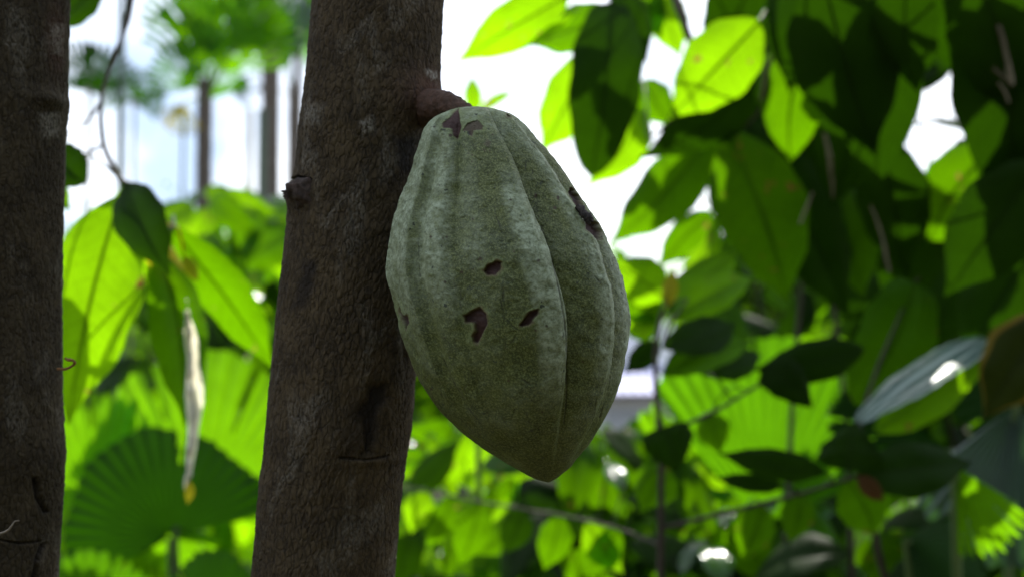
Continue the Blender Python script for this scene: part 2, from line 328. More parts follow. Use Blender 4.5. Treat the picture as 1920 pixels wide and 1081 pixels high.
def bark_trunk(tab, dc, root, mat, feats, seed, y0=-1500, y1=4600, extra=None):
    """tab: rows (height reading, left edge, right edge) measured at the tree; returns mesh object"""
    tab = np.array(tab, float)
    ys = np.concatenate([np.linspace(y0, -60, 60), np.linspace(-55, 1140, 1100), np.linspace(1150, y1, 110)])
    Lx = np.interp(ys, tab[:, 0], tab[:, 1]); Rx = np.interp(ys, tab[:, 0], tab[:, 2])
    ker = np.hanning(41); ker /= ker.sum()
    Lx = np.convolve(np.pad(Lx, 20, 'edge'), ker, 'valid'); Rx = np.convolve(np.pad(Rx, 20, 'edge'), ker, 'valid')
    th = np.concatenate([np.linspace(-100, 100, 420), np.linspace(104, 256, 40)])*math.pi/180
    cx = (Lx+Rx)/2; w = (Rx-Lx)/2
    k = K*dc; TH, I = np.meshgrid(th, np.arange(len(ys))); TH = TH.ravel(); I = I.ravel()
    Rm = w[I]*k
    pxx = cx[I]+w[I]*np.sin(TH); pyy = ys[I]; front = sst(-0.1, 0.15, np.cos(TH))
    q = np.stack([TH*Rm*330, np.cos(TH)*3, ys[I]*k*115+0.8*np.sin(TH*9+ys[I]*.02)], 1)
    fis = 1-np.abs(fbm(q, seed, 4, 0.6))*2.6; fis = np.clip(fis, -1, 1)
    q2 = np.stack([TH*Rm*600, np.cos(TH)*2, ys[I]*k*260], 1)
    disp = -0.00035*sst(0.45, 0.95, fis)+0.0007*fbm(q2, seed+5, 3)+0.0016*fbm(q*[0.09, 0.5, 0.12], seed+9, 3)
    crack = 0.55*sst(0.80, 1.0, fis); red = np.zeros(len(TH)); pale = 0.30*sst(0.12, 0.45, fbm(q*[0.16, 1, 0.3], seed+20, 4))
    lump = 13*fbm(np.stack([pxx*0.055, pyy*0.045, pxx*0], 1), seed+31, 4, .6)
    for kind, pts, soft, amt in feats:
        if kind == 'hollow': s = sst(soft, -soft, poly_sd(pxx, pyy, pts)+lump)*front*amt; disp -= 0.0030*s; crack = np.maximum(crack, s*0.85); pale *= 1-s
        elif kind == 'stain': s = sst(soft, -soft, poly_sd(pxx, pyy, pts)+lump*1.2)*front*amt; crack = np.maximum(crack, s)
        elif kind == 'crack': s = sst(soft, 0, seg_dist(pxx, pyy, pts)+lump*0.15)*front*amt; disp -= 0.003*s; crack = np.maximum(crack, s)
        elif kind == 'bump': s = np.exp(-(((pxx-pts[0])/pts[2])**2+((pyy-pts[1])/pts[3])**2))*front; disp += amt*s
        elif kind == 'red': s = np.exp(-(((pxx-pts[0])/pts[2])**2+((pyy-pts[1])/pts[3])**2))*front; red = np.maximum(red, s*amt)
        elif kind == 'pale': s = sst(soft, -soft, poly_sd(pxx, pyy, pts)+lump*0.25)*front; pale = np.maximum(pale, s*amt); disp += 0.0006*s
    C = CAM+np.outer((cx-960)*k, CR)+np.outer(-(ys-540.5)*k, CU)+CF*dc
    rr = Rm+disp
    V = C[I]+np.outer(rr*np.sin(TH), CR)-np.outer(rr*np.cos(TH), CF)
    keep = V[:, 2] > -1e9
    o = mesh_obj('trunk', V, grid_faces(len(ys), len(th), True), mat, root, attrs={'crack': crack, 'red': red, 'pale': pale})
    return o
BARK1 = trunk_mat('cacao_bark', (0.044, 0.029, 0.013), (0.080, 0.055, 0.026))
BARK2 = trunk_mat('cacao_bark_grey', (0.038, 0.027, 0.013), (0.070, 0.052, 0.027))
DT = 0.735
tree1 = thing('cacao_tree', 'cacao tree with dark brown bark whose leaning trunk carries the green pod', 'tree', P(473-400, 4550, DT)*[1, 1, 0])
tab1 = [(-1500, 800, 960), (-400, 632, 858), (0, 588, 833), (170, 571, 826), (300, 557, 812), (345, 549, 808), (400, 541, 800), (560, 521, 788), (700, 508, 779), (760, 503, 775), (820, 497, 770), (850, 495, 763), (900, 488, 757), (1000, 479, 748), (1081, 472, 740), (2000, 400, 690), (4600, 250, 640)]
f1 = [('hollow', [(706, 718), (733, 714), (739, 735), (722, 775), (712, 836), (690, 840), (697, 800), (690, 760)], 9, 1.0),
      ('stain', [(668, 755), (700, 735), (705, 835), (658, 838)], 12, 0.45),
      ('stain', [(582, 495), (612, 490), (606, 540), (590, 575), (568, 572)], 10, 0.7),
      ('stain', [(748, 272), (790, 268), (785, 330), (760, 345)], 10, 0.85),
      ('crack', [(655, 840), (700, 846), (735, 842)], 4, 0.5), ('bump', (720, 852, 60, 9), 0, 0.0012), ('bump', (568, 366, 30, 26), 0, 0.004),
      ('bump', (790, 205, 42, 44), 0, 0.006), ('red', (825, 195, 55, 48), 0, 0.9),
      ('pale', [(798, 145), (805, 142), (812, 148), (820, 140), (820, 152), (806, 163), (799, 155)], 3, 1.0),
      ('pale', [(690, 245), (712, 235), (716, 262), (696, 268)], 8, 0.8), ('pale', [(582, 205), (622, 215), (618, 250), (585, 245)], 12, 0.6),
      ('bump', (620, 240, 60, 50), 0, 0.0015), ('crack', [(548, 340), (575, 338), (600, 345)], 4, 0.9)]
bark_trunk(tab1, DT, tree1, BARK1, f1, 40)
# broken twig stub on the left of the trunk
def lumpy(mb, pts, radii, n, k, amp, seed, freq=160):
    c = smooth_path(pts, n); rad = np.interp(np.linspace(0, 1, n), np.linspace(0, 1, len(radii)), radii); tmp = MB(); tube(tmp, pts, radii, n, k)
    V = tmp.V[0]; cc = np.repeat(c, k, 0); dn = V-cc; l = np.linalg.norm(dn, axis=1)[:, None]+1e-9
    V = V+dn/l*(fbm(V*freq, seed, 3)[:, None]*amp); mb.add(V, tmp.F[0], tmp.U[0])
mb = MB()
lumpy(mb, [P(592, 372, 0.712), P(572, 362, 0.708), P(552, 358, 0.706), P(540, 362, 0.706)], [0.0095, 0.0080, 0.0058, 0.0034], 34, 36, 0.0032, 3, 260)
for dx, dy, e in ((-9, 2, 0.3), (-6, 11, 0.2), (-11, -4, 0.25), (-2, 14, 0.2), (-8, 7, 0.3)):
    tube(mb, [P(546, 360, 0.706), P(541+dx*0.4, 361+dy*0.4, 0.705), P(538+dx, 362+dy, 0.704)], [0.0022, 0.0012, 0.0002], 6, 5, 0.15)
mb.build('stub', wood_mat('stub_bark', (0.03, 0.02, 0.014), (0.085, 0.05, 0.035), 300, 1.5), tree1)

tree2 = thing('cacao_tree', 'dark grey cacao trunk at the left edge with cracked bark and a curled tendril', 'tree', P(-60, 4550, 0.76)*[1, 1, 0])
tab2 = [(-1500, -180, 150), (0, -190, 124), (90, -190, 122), (170, -190, 121), (195, -190, 125), (215, -190, 121), (240, -190, 118), (400, -190, 112), (560, -190, 108), (680, -190, 109), (790, -190, 114), (850, -190, 117), (900, -190, 114), (1000, -190, 108), (1081, -190, 104), (2000, -200, 110), (4600, -260, 160)]
f2 = [('bump', (112, 195, 14, 16), 0, 0.0035), ('crack', [(8, 925), (25, 935), (22, 975)], 5, 0.9), ('hollow', [(30, 965), (45, 960), (44, 1000), (33, 1012), (26, 990)], 4, 0.9),
      ('crack', [(94, 885), (96, 920), (103, 950)], 5, 0.9), ('crack', [(100, 1010), (92, 1040), (88, 1081)], 5, 0.9), ('crack', [(40, 985), (75, 1000), (95, 1002)], 3, 0.6), ('crack', [(0, 1052), (40, 1055), (60, 1062), (70, 1081)], 4, 0.8),
      ('pale', [(100, 225), (118, 215), (116, 262), (102, 270)], 5, 1.0), ('pale', [(112, 60), (122, 50), (122, 110), (114, 110)], 4, 0.8), ('pale', [(10, 385), (28, 385), (28, 405), (12, 408)], 5, 0.8),
      ('bump', (110, 850, 30, 60), 0, 0.002), ('red', (119, 80, 10, 60), 0, 0.6), ('bump', (60, 700, 60, 50), 0, 0.0015)]
bark_trunk(tab2, 0.76, tree2, BARK2, f2, 77)
mb = MB(); tube(mb, [P(108, 691, 0.735), P(122, 691, 0.732), P(134, 686, 0.730), P(140, 680, 0.728), P(137, 675, 0.727), P(131, 674, 0.727), P(125, 673, 0.727), P(122, 670, 0.727)], [0.0006, 0.0008, 0.0007, 0.0009, 0.0007, 0.001, 0.0006, 0.0009], 40, 8, 0.12)
mb.build('tendril', wood_mat('tendril_skin', (0.22, 0.09, 0.03), (0.4, 0.2, 0.07), 300), tree2)
mb = MB(); tube(mb, [P(-10, 1003, 0.675), P(12, 995, 0.672), P(22, 985, 0.671), P(27, 977, 0.671), P(36, 975, 0.673)], [0.0009, 0.0006, 0.0005, 0.0004, 0.0003], 30, 6, 0.1)
mb.build('root_fibre', wood_mat('fibre_skin', (0.2, 0.16, 0.12), (0.35, 0.29, 0.22), 300), tree2)

# ------------------------------------------------------------------ the pod
def pod():
    DP = 0.672; k = K*DP
    Ls = [(203, 868), (206, 850), (211, 836), (218, 820), (227, 808), (240, 797), (253, 790), (289, 781), (343, 765), (397, 746), (440, 735), (487, 729), (520, 731), (550, 737), (616, 751), (667, 769), (698, 781), (729, 797), (768, 824), (811, 867), (842, 910), (869, 953), (889, 987), (897, 1003), (901, 1018), (903, 1027)]
    Rs = [(203, 900), (204, 920), (208, 938), (213, 952), (220, 967), (238, 986), (271, 1014), (307, 1045), (339, 1067), (365, 1082), (390, 1099), (419, 1119), (451, 1138), (484, 1152), (523, 1166), (566, 1176), (593, 1180), (648, 1176), (702, 1166), (741, 1153), (795, 1127), (830, 1104), (869, 1073), (889, 1052), (896, 1043), (901, 1034), (903, 1030)]
    Ls = np.array(Ls, float); Rs = np.array(Rs, float)
    nr = 620; s = (1-np.cos(np.linspace(0, math.pi, nr)))/2; s = 0.5*s+0.5*np.linspace(0, 1, nr); ys = 203+700*s
    L = np.interp(ys, Ls[:, 0], Ls[:, 1]); Rr = np.interp(ys, Rs[:, 0], Rs[:, 1])
    ker = np.hanning(25); ker /= ker.sum()
    def sm(a):
        b = np.convolve(np.pad(a, 12, 'edge'), ker, 'valid'); f = np.clip(np.minimum(np.arange(nr), np.arange(nr)[::-1])/14.0, 0, 1); return a*(1-f)+b*f
    L = sm(L); Rr = sm(Rr); cx = (L+Rr)/2; w = (Rr-L)/2
    th = np.concatenate([np.linspace(-98, 98, 520), np.linspace(102, 258, 90)]); 
    kn = [(-180, .01), (-165, -.035), (-150, .02), (-138, .02), (-126, -.03), (-112, .02), (-98, .015), (-86, -.02), (-74, .020), (-62, .002), (-52, .012), (-49, .006), (-46.5, .034), (-44, .004), (-41, -.010), (-35, .016), (-27, .014), (-20, -.028), (-12, .0), (-2, .012), (10, .022), (18, .034), (22, .022), (25.5, -.044), (30, -.032), (37, -.010), (44, .012), (49, .026), (53, .018), (58, -.030), (64, -.018), (71, .012), (77, .016), (84, -.028), (92, .01), (104, .02), (118, -.03), (132, .02), (148, .01), (160, -.03), (172, .01), (180, .01)]
    kn = np.array(kn); ta = np.arange(-180, 180, 0.5); fa = np.interp(ta, kn[:, 0], kn[:, 1]); g = np.hanning(5); g /= g.sum(); fa = np.convolve(np.pad(fa, 2, 'wrap'), g, 'valid')
    TH, I = np.meshgrid(th, np.arange(nr)); TH = TH.ravel(); I = I.ravel(); t = (ys[I]-203)/700
    TW = TH+1.8*np.sin(t*7+TH*0.03)                       # the grooves wander a little
    TW = (TW+180) % 360-180
    f = np.interp(TW, ta, fa, period=360)
    amp = np.interp(t, [0, .03, .12, .3, .55, .75, .9, 1], [.3, 2.4, 3.2, 2.9, 2.2, 1.6, .6, 0])
    fade2 = np.where((TW > -32) & (TW < -10), np.interp(t, [0, .25, .42, 1], [1, .9, .25, .1]), 1)
    f = np.where(f < 0, f*fade2, f)*amp*(1-.6*np.abs(np.sin(TH*math.pi/180))**7)
    rd = TH*math.pi/180; wm = w[I]*k
    base = np.stack([np.sin(rd)*wm, np.cos(rd)*wm, ys[I]*k], 1)
    n_big = fbm(base*70, 5, 3); n_mid = fbm(base*230, 8, 3); n_f = fbm(base*900, 12, 2)
    disp = 0.0013*n_big+0.00065*n_mid*sst(0, .1, t)*(1.2-t)+0.00016*n_f
    warts = sst(0.25, 0.7, fbm(base*430, 21, 2)); disp += 0.00038*warts*sst(0.75, 0.3, t)
    px = cx[I]+w[I]*(1+f)*np.sin(rd); py = ys[I]; front = np.cos(rd) > -0.05
    lump = 4.2*fbm(np.stack([px*0.11, py*0.11, 0*px], 1), 3, 4, .65)
    scar = np.zeros(len(TH)); hole = np.zeros(len(TH)); halo = np.zeros(len(TH)); crack = np.zeros(len(TH))
    pol = [([(862, 211), (866, 238), (868, 253), (861, 271), (855, 267), (852, 253), (835, 251), (834, 242), (844, 235), (852, 227)], 1, 0.35),
           ([(880, 244), (897, 238), (908, 249), (906, 256), (891, 258), (888, 269), (883, 265), (882, 258), (870, 258), (875, 251)], .8, 0.3),
           ([(917, 502), (931, 495), (942, 496), (940, 509), (931, 518), (917, 516), (913, 511)], 1, 1),
           ([(875, 587), (894, 578), (904, 574), (914, 584), (917, 601), (908, 620), (900, 634), (894, 632), (891, 624), (898, 613), (896, 599), (879, 597)], 1, 1),
           ([(978, 605), (974, 603), (982, 591), (991, 580), (1006, 575), (1005, 584), (997, 593), (988, 602)], 1, 1),
           ([(754, 568), (758, 582), (764, 593), (772, 588), (774, 601), (767, 616), (762, 601), (756, 585)], 1, 1),
           ([(1068, 357), (1075, 361), (1088, 379), (1092, 394), (1088, 403), (1079, 397), (1070, 379), (1065, 365)], 1, 1.2),
           ([(1088, 417), (1101, 413), (1116, 422), (1126, 438), (1120, 453), (1106, 450), (1092, 435)], 1, 1.6),
           ([(950, 222), (956, 223), (957, 228), (952, 228)], 1, 1)]
    for pts, a, dpt in pol:
        sd_ = poly_sd(px, py, pts)+lump*0.5; m_ = sst(1.6, -1.2, sd_)*front; scar = np.maximum(scar, m_*a); hole = np.maximum(hole, m_*dpt); halo = np.maximum(halo, sst(13, 0, sd_+lump*1.2)*front*min(1, .5+dpt))
    # corky rough patch
    sd_ = poly_sd(px, py, [(888, 276), (905, 272), (918, 280), (914, 296), (900, 292), (893, 306), (886, 298)])+lump*3
    scar = np.maximum(scar, 0.55*sst(2, -2, sd_)*sst(-.1, .3, n_mid)*front)
    cr_l = [[(1012, 430), (1026, 480), (1036, 520), (1044, 560), (1051, 600), (1055, 650), (1057, 700), (1056, 745), (1053, 780)], [(1050, 600), (1055, 680), (1056, 740)],  [(797, 430), (794, 480), (799, 520)], [(840, 665), (860, 710), (885, 755), (905, 780)], [(940, 560), (948, 590), (962, 605), (972, 612)], [(940, 470), (946, 452), (938, 430), (930, 410), (934, 385)], [(985, 757), (992, 780), (1000, 775)], [(1008, 750), (1003, 768), (1008, 790)], [(856, 540), (870, 535), (872, 560)], [(882, 545), (870, 565), (874, 580)], [(975, 695), (990, 705), (1003, 706)], [(945, 540), (945, 560)], [(948, 625), (949, 640)], [(1105, 520), (1115, 530), (1113, 545)], [(1115, 528), (1122, 518)], [(1170, 560), (1175, 590), (1173, 620)], [(1103, 780), (1108, 750), (1110, 735)], [(836, 770), (850, 790), (868, 808)], [(1135, 700), (1128, 740), (1118, 775)]]
    rs = random.Random(5)
    for i in range(34):
        x = rs.uniform(800, 1150); y = rs.uniform(300, 800) if i % 2 else rs.uniform(280, 480); p = [(x, y)]; an = rs.uniform(0.9, 2.3)
        for j in range(rs.randint(2, 4)): an += rs.uniform(-.7, .7); x += math.cos(an)*rs.uniform(2, 6); y += math.sin(an)*rs.uniform(2, 6); p.append((x, y))
        cr_l.append(p)
    for p in cr_l:
        wd_ = .7 if len(p) > 8 else 0; m_ = np.zeros(len(px)); bx = np.array(p); sel = (px > bx[:, 0].min()-6) & (px < bx[:, 0].max()+6) & (py > bx[:, 1].min()-6) & (py < bx[:, 1].max()+6) & front
        m_[sel] = sst(1.5+wd_, 0.2, seg_dist(px[sel], py[sel], p)+lump[sel]*(0.35 if not wd_ else .15))*(sst(-.5, .15, n_mid[sel]) if not wd_ else 1); crack = np.maximum(crack, m_*0.7)
    crack = np.maximum(crack, 0.8*sst(1.05, 1.3, hole)); disp -= 0.0022*hole+0.0005*crack; disp += 0.0005*halo*(1-hole)*0.6
    for i in range(46):
        x, y, rr_ = rs.uniform(770, 1150), rs.uniform(240, 830), rs.choice((1.2, 1.6, 2.2, 3.0)); dd = np.hypot(px-x, (py-y)*rs.uniform(.6, 1.4))+lump*.25
        scar = np.maximum(scar, .8*sst(rr_+.8, rr_-.8, dd)*front); hole = np.maximum(hole, .25*sst(rr_+.8, rr_-.8, dd)*front)
    # waxy bloom on ridges, olive valleys
    def band(a, b, e=4): return sst(a-e, a+e, TW)*sst(b+e, b-e, TW)
    bl = 0.75*band(-100, -46)*sst(.72, .35, t)+0.8*band(-43, -24)*sst(.06, .14, t)*sst(.62, .40, t)+0.45*band(-19, -5)*sst(.1, .2, t)*sst(.6, .3, t)*0.6
    bl += 1.0*band(9, 22, 3)*sst(.15, .3, t)*sst(.92, .6, t)+0.75*band(43, 54)*sst(.06, .15, t)*sst(.9, .55, t)+0.8*band(66, 92)*sst(.25, .4, t)*sst(.85, .6, t)+0.5*sst(.16, .03, t)
    bl = bl*sst(1.0, .55, t)+0.05+0.28*n_big; bl = np.clip(bl*(0.8+0.7*n_mid), 0, 1)
    rr = wm*(1+f)+disp*np.clip(wm/0.01, 0.15, 1)
    C = CAM+np.outer((cx-960)*k, CR)+np.outer(-(ys-540.5)*k, CU)+CF*DP
    # keep the stalk end shallow-domed and the tip blunt
    V = C[I]+np.outer(rr*np.sin(rd), CR)-np.outer(rr*np.cos(rd)*0.98, CF)
    org = P(1028, 903, DP)
    root = thing('cacao_pod', 'grey green ridged cacao pod with brown scars hanging from the trunk', 'cacao pod', org)
    m, nt = new_mat('pod_skin'); o = nn(nt, 'ShaderNodeOutputMaterial'); pr = nn(nt, 'ShaderNodeBsdfPrincipled'); tcn = nn(nt, 'ShaderNodeTexCoord'); oc = tcn.outputs['Object']
    def at(n): return nn(nt, 'ShaderNodeAttribute', attribute_name=n).outputs['Fac']
    sp_ = ramp(nt, noise(nt, 1000, 4, 0.75, oc), 0.47, 0.62); blot = noise(nt, 95, 5, 0.65, oc); fn = noise(nt, 2200, 2, 0.6, oc)
    c = mix(nt, ramp(nt, blot, 0.35, 0.65), (0.032, 0.042, 0.006), (0.072, 0.084, 0.010))
    c = mix(nt, mth(nt, 'MULTIPLY', sp_, 0.60), c, (0.26, 0.29, 0.095))
    bm = mth(nt, 'MULTIPLY', at('bloom'), mth(nt, 'ADD', 0.35, mth(nt, 'MULTIPLY', ramp(nt, noise(nt, 420, 4, 0.75, oc), 0.38, 0.60), 0.8)))
    c = mix(nt, bm, c, (0.36, 0.41, 0.27)); c = mix(nt, mth(nt, 'MULTIPLY', ramp(nt, fn, 0.5, 0.7), 0.18), c, (0.33, 0.40, 0.26))
    c = mix(nt, mth(nt, 'MULTIPLY', at('halo'), 0.5), c, mix(nt, ramp(nt, at('halo'), .72, .98), (0.20, 0.25, 0.09), (0.15, 0.11, 0.05)))
    c = mix(nt, ramp(nt, noise(nt, 260, 2, 0.5, oc), 0.70, 0.73), c, (0.05, 0.06, 0.035))
    c = mix(nt, at('crack'), c, (0.035, 0.035, 0.02))
    c = mix(nt, at('scar'), c, mix(nt, blot, (0.016, 0.008, 0.006), (0.085, 0.034, 0.024)))
    lk(nt, c, pr.inputs['Base Color']); pr.inputs['Roughness'].default_value = 0.58; pr.inputs['Specular IOR Level'].default_value = 0.35
    b = nn(nt, 'ShaderNodeBump'); b.inputs['Strength'].default_value = 0.5; b.inputs['Distance'].default_value = 0.0011
    lk(nt, mix(nt, 0.5, noise(nt, 700, 4, 0.7, oc), fn), b.inputs['Height']); lk(nt, b.outputs[0], pr.inputs['Normal']); lk(nt, pr.outputs[0], o.inputs[0])
    mesh_obj('husk', V, grid_faces(nr, len(th), True), m, root, attrs={'bloom': bl, 'scar': scar, 'halo': halo, 'crack': crack})
    sm_ = wood_mat('stalk_skin', (0.042, 0.018, 0.008), (0.105, 0.046, 0.022), 260, 1.2, 0.5, 0.7)
    mb = MB(); lumpy(mb, [P(775, 212, 0.722), P(806, 200, 0.708), P(836, 197, 0.692), P(858, 203, 0.680), P(880, 222, 0.673), P(890, 250, 0.672)], [0.0125, 0.0095, 0.0068, 0.0052, 0.0050, 0.003], 70, 60, 0.0014, 6, 300)
    mb.build('stalk', sm_, root)
    mb = MB(); tube(mb, [P(1086, 388, 0.640), P(1095, 400, 0.637), P(1104, 408, 0.636), P(1113, 411, 0.636)], [0.0024, 0.0017, 0.0026, 0.0006], 16, 8, 0.2)
    tube(mb, [P(1098, 404, 0.636), P(1103, 414, 0.635), P(1106, 420, 0.635)], [0.001, 0.0012, 0.0005], 8, 6, 0.15); tube(mb, [P(1104, 408, 0.636), P(1112, 416, 0.634)], [0.0012, 0.0004], 6, 6, 0.1)
    mb.build('dried_flower', wood_mat('dried_flower_skin', (0.02, 0.015, 0.012), (0.08, 0.06, 0.05), 400), root)
pod()
# ------------------------------------------------------------------ unseen crowns added above the frame to block the sun
def random_leaf(mb, p, Ln, dirv, wr=0.36, face=None, **kw):
    d = nrm(dirv); leaf(mb, p, p+d*Ln, Ln*wr*random.uniform(.85, 1.15), roll=random.uniform(-.5, .5), sag=random.uniform(.02, .16), fold=random.uniform(.1, .4), face=face, **kw)
def shade_crown(root, centre, ext, n, seed):
    random.seed(seed); mb = MB(); br = MB()
    hub = np.array(centre)
    nb = 7; tips = []
    for b in range(nb):
        a = hub+np.array([random.uniform(-.25, .25), -0.30, random.uniform(0.05, .2)]); e = hub+np.array([random.uniform(-1, 1)*ext[0], random.uniform(-.8, 1)*ext[1], random.uniform(-.3, .6)*ext[2]])
        tips.append(tube(br, [a, (a+e)/2+[0, 0, .05], e], [.012, .008, .004], 14, 7, .05))
    for i in range(n):
        c = tips[i % nb]; p = c[random.randint(3, 13)]+np.array([random.uniform(-.06, .06), random.uniform(-.06, .06), random.uniform(-.03, .03)])
        random_leaf(mb, p, random.uniform(.2, .32), [random.uniform(-1, 1), random.uniform(-.9, .7), random.uniform(-.35, .05)], .38, face=[0, -.3, 1])
    br.build('branch', TWIG, root); mb.build('crown', LM['d'], root)
cz = CAM[2]
# canopies added to keep direct sun off the pod and both trunks
shade_crown(tree1, (-.02, 1.12, cz+.68), (.30, .22, .08), 44, 3)
shade_crown(tree2, (-.30, 1.14, cz+.72), (.26, .22, .08), 32, 4)

# ------------------------------------------------------------------ traced hanging leaves, each a part of its plant
def plant(name, label, cat, base, branches, leaves, stem=TWIG, bname='branch'):
    """branches: [(list of (px,py,d), radii)], leaves: (bx,by,tx,ty,width,depth,ddepth,kind,roll[,shape])"""
    root = thing(name, label, cat, base); BP = []
    for pts, rad in branches:
        mb = MB(); BP.append(tube(mb, [P(*p) for p in pts], rad, 30, 9, .07)); mb.build(bname, stem, root)
    for L in leaves:
        bx, by, tx, ty, wd, d, dd, kind, roll = L[:9]; shp = L[9] if len(L) > 9 else 0
        mb = MB(); bp = np.concatenate(BP); b0 = P(bx, by, d); q = bp[np.argmin(np.linalg.norm(bp-b0, axis=1))]; leaf(mb, b0, P(tx, ty, d+dd), wd*K*d, stem_to=q if .012 < np.linalg.norm(q-b0) < .32 else None, roll=roll, sag=random.uniform(.03, .10), fold=random.uniform(.12, .32), shape=shp, n=26)
        mb.build('leaf', LM[kind], root)
    return root
random.seed(21)
lt = plant('young_cacao_tree', 'young cacao branch with a big bright hanging leaf beside the left trunk', 'tree', P(300, 3000, 1.5)*[1, 1, 0],
  [([(262, -500, 1.5), (250, -60, 1.45), (232, 60, 1.42), (205, 130, 1.4), (190, 190, 1.38), (194, 270, 1.37), (222, 330, 1.36), (244, 352, 1.35)], [.006, .0045, .003, .0024, .0022, .0024, .003, .0036]),
   ([(190, 190, 1.38), (168, 222, 1.38), (140, 240, 1.4), (110, 262, 1.42)], [.0018, .0014, .0012, .001]),
   ([(193, 272, 1.37), (165, 288, 1.37), (135, 300, 1.38), (110, 320, 1.4)], [.0018, .0014, .0012, .001]),
   ([(244, 352, 1.35), (270, 400, 1.36), (300, 440, 1.38), (326, 424, 1.4)], [.003, .003, .002, .002])],
  [(226, 366, 128, 800, 168, 1.34, -.02, 'f', .12), (240, 342, 316, 512, 92, 1.33, -.05, 'd', -.15), (322, 424, 516, 700, 96, 1.5, .1, 'm', -.35),
   (262, 430, 350, 560, 60, 1.45, 0, 'y', .5), (228, 352, 262, 560, 70, 1.42, .05, 'f', -.5),
   (298, 470, 350, 800, 104, 1.44, .0, 'm', .3), (96, 285, 158, 345, 84, 1.25, .0, 'd', .1, 2), (84, 240, 128, 262, 34, 1.35, 0, 'f', .1), (80, 350, 132, 392, 52, 1.3, 0, 'f', .2), (190, -30, 100, 60, 66, 1.5, .0, 'd', -.4), (320, 470, 290, 540, 30, 1.5, 0, 'm', .2), (345, 480, 372, 530, 26, 1.5, .0, 'y', .2)])
# near-white strand, shaped as a leaf, painting the glint on a sunlit leaf edge
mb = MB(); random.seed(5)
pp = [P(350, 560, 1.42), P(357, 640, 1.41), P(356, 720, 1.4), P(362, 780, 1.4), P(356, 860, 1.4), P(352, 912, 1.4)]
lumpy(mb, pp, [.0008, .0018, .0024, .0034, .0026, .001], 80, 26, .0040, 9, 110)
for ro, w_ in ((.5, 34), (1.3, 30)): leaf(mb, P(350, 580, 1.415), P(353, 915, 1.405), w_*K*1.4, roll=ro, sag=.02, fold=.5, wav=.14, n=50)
mb.build('glint_strand', LM['p'], lt)
mb = MB(); leaf(mb, P(354, 900, 1.4), P(352, 946, 1.4), 17*K*1.4, .2); mb.build('leaf', LM['y'], lt)

random.seed(22)
ct = plant('cacao_tree', 'cacao branches behind the pod with long backlit leaves against the sky', 'tree', P(1300, 2600, 2.2)*[1, 1, 0],
  [([(1290, -500, 2.0), (1262, -80, 1.95), (1282, 40, 1.9), (1300, 110, 1.9), (1270, 210, 1.95), (1215, 260, 2)], [.009, .007, .006, .005, .003, .002]),
   ([(1262, -80, 1.95), (1180, -40, 1.9), (1120, -20, 1.85), (1060, -10, 1.8)], [.006, .004, .004, .003]),
   ([(1480, -500, 1.9), (1450, -60, 1.8), (1462, 60, 1.8), (1440, 130, 1.8), (1428, 200, 1.85), (1395, 240, 1.9)], [.008, .006, .004, .003, .003, .002])],
  [(1068, -14, 857, 122, 92, 1.8, .0, 'f', .25), (1080, 22, 978, 98, 26, 1.75, 0, 'f', .9), (1160, 26, 985, 84, 84, 1.9, .05, 'm', -.2), (1146, 4, 1112, 332, 132, 1.85, .0, 'd', .1, 2), (1150, -30, 1215, 120, 66, 2.0, 0, 'd', .3),
   (1128, 92, 1006, 292, 104, 2.1, .1, 'f', -.3), (1212, 205, 1100, 352, 82, 2.15, .0, 'f', .2), (1205, 150, 1262, 240, 70, 2.2, 0, 'm', .3), (1232, -20, 1276, 108, 74, 2.1, .0, 'f', .1), (1200, -30, 1240, 70, 62, 2.1, .0, 'm', .1),
   (1424, 38, 1252, 226, 132, 1.7, .05, 'f', -.1), (1448, 118, 1196, 304, 100, 1.85, .1, 'd', .3), (1350, 232, 1136, 462, 108, 2.0, .1, 'm', -.1), (1375, 170, 1235, 285, 84, 2.1, .1, 'd', .2),
   (1505, 92, 1478, 306, 150, 1.8, .05, 'm', -.25, 1), (1545, 60, 1590, 185, 110, 1.85, .0, 'm', -.3), (1366, 244, 1476, 578, 158, 1.9, .05, 'm', -.15), (1404, 236, 1600, 606, 140, 2.0, .1, 'd', .2),
   (1420, -60, 1330, 110, 120, 1.95, .1, 'd', .2), (1370, -80, 1390, 70, 110, 2.1, 0, 'd', 0), (1335, 395, 1232, 505, 60, 2.2, .0, 'm', .2), (1345, 400, 1268, 580, 52, 2.3, 0, 'f', -.3),
   (1470, 300, 1440, 470, 90, 2.2, 0, 'm', .2), (1060, -40, 960, 20, 60, 2.0, 0, 'm', .2)])
random.seed(23)
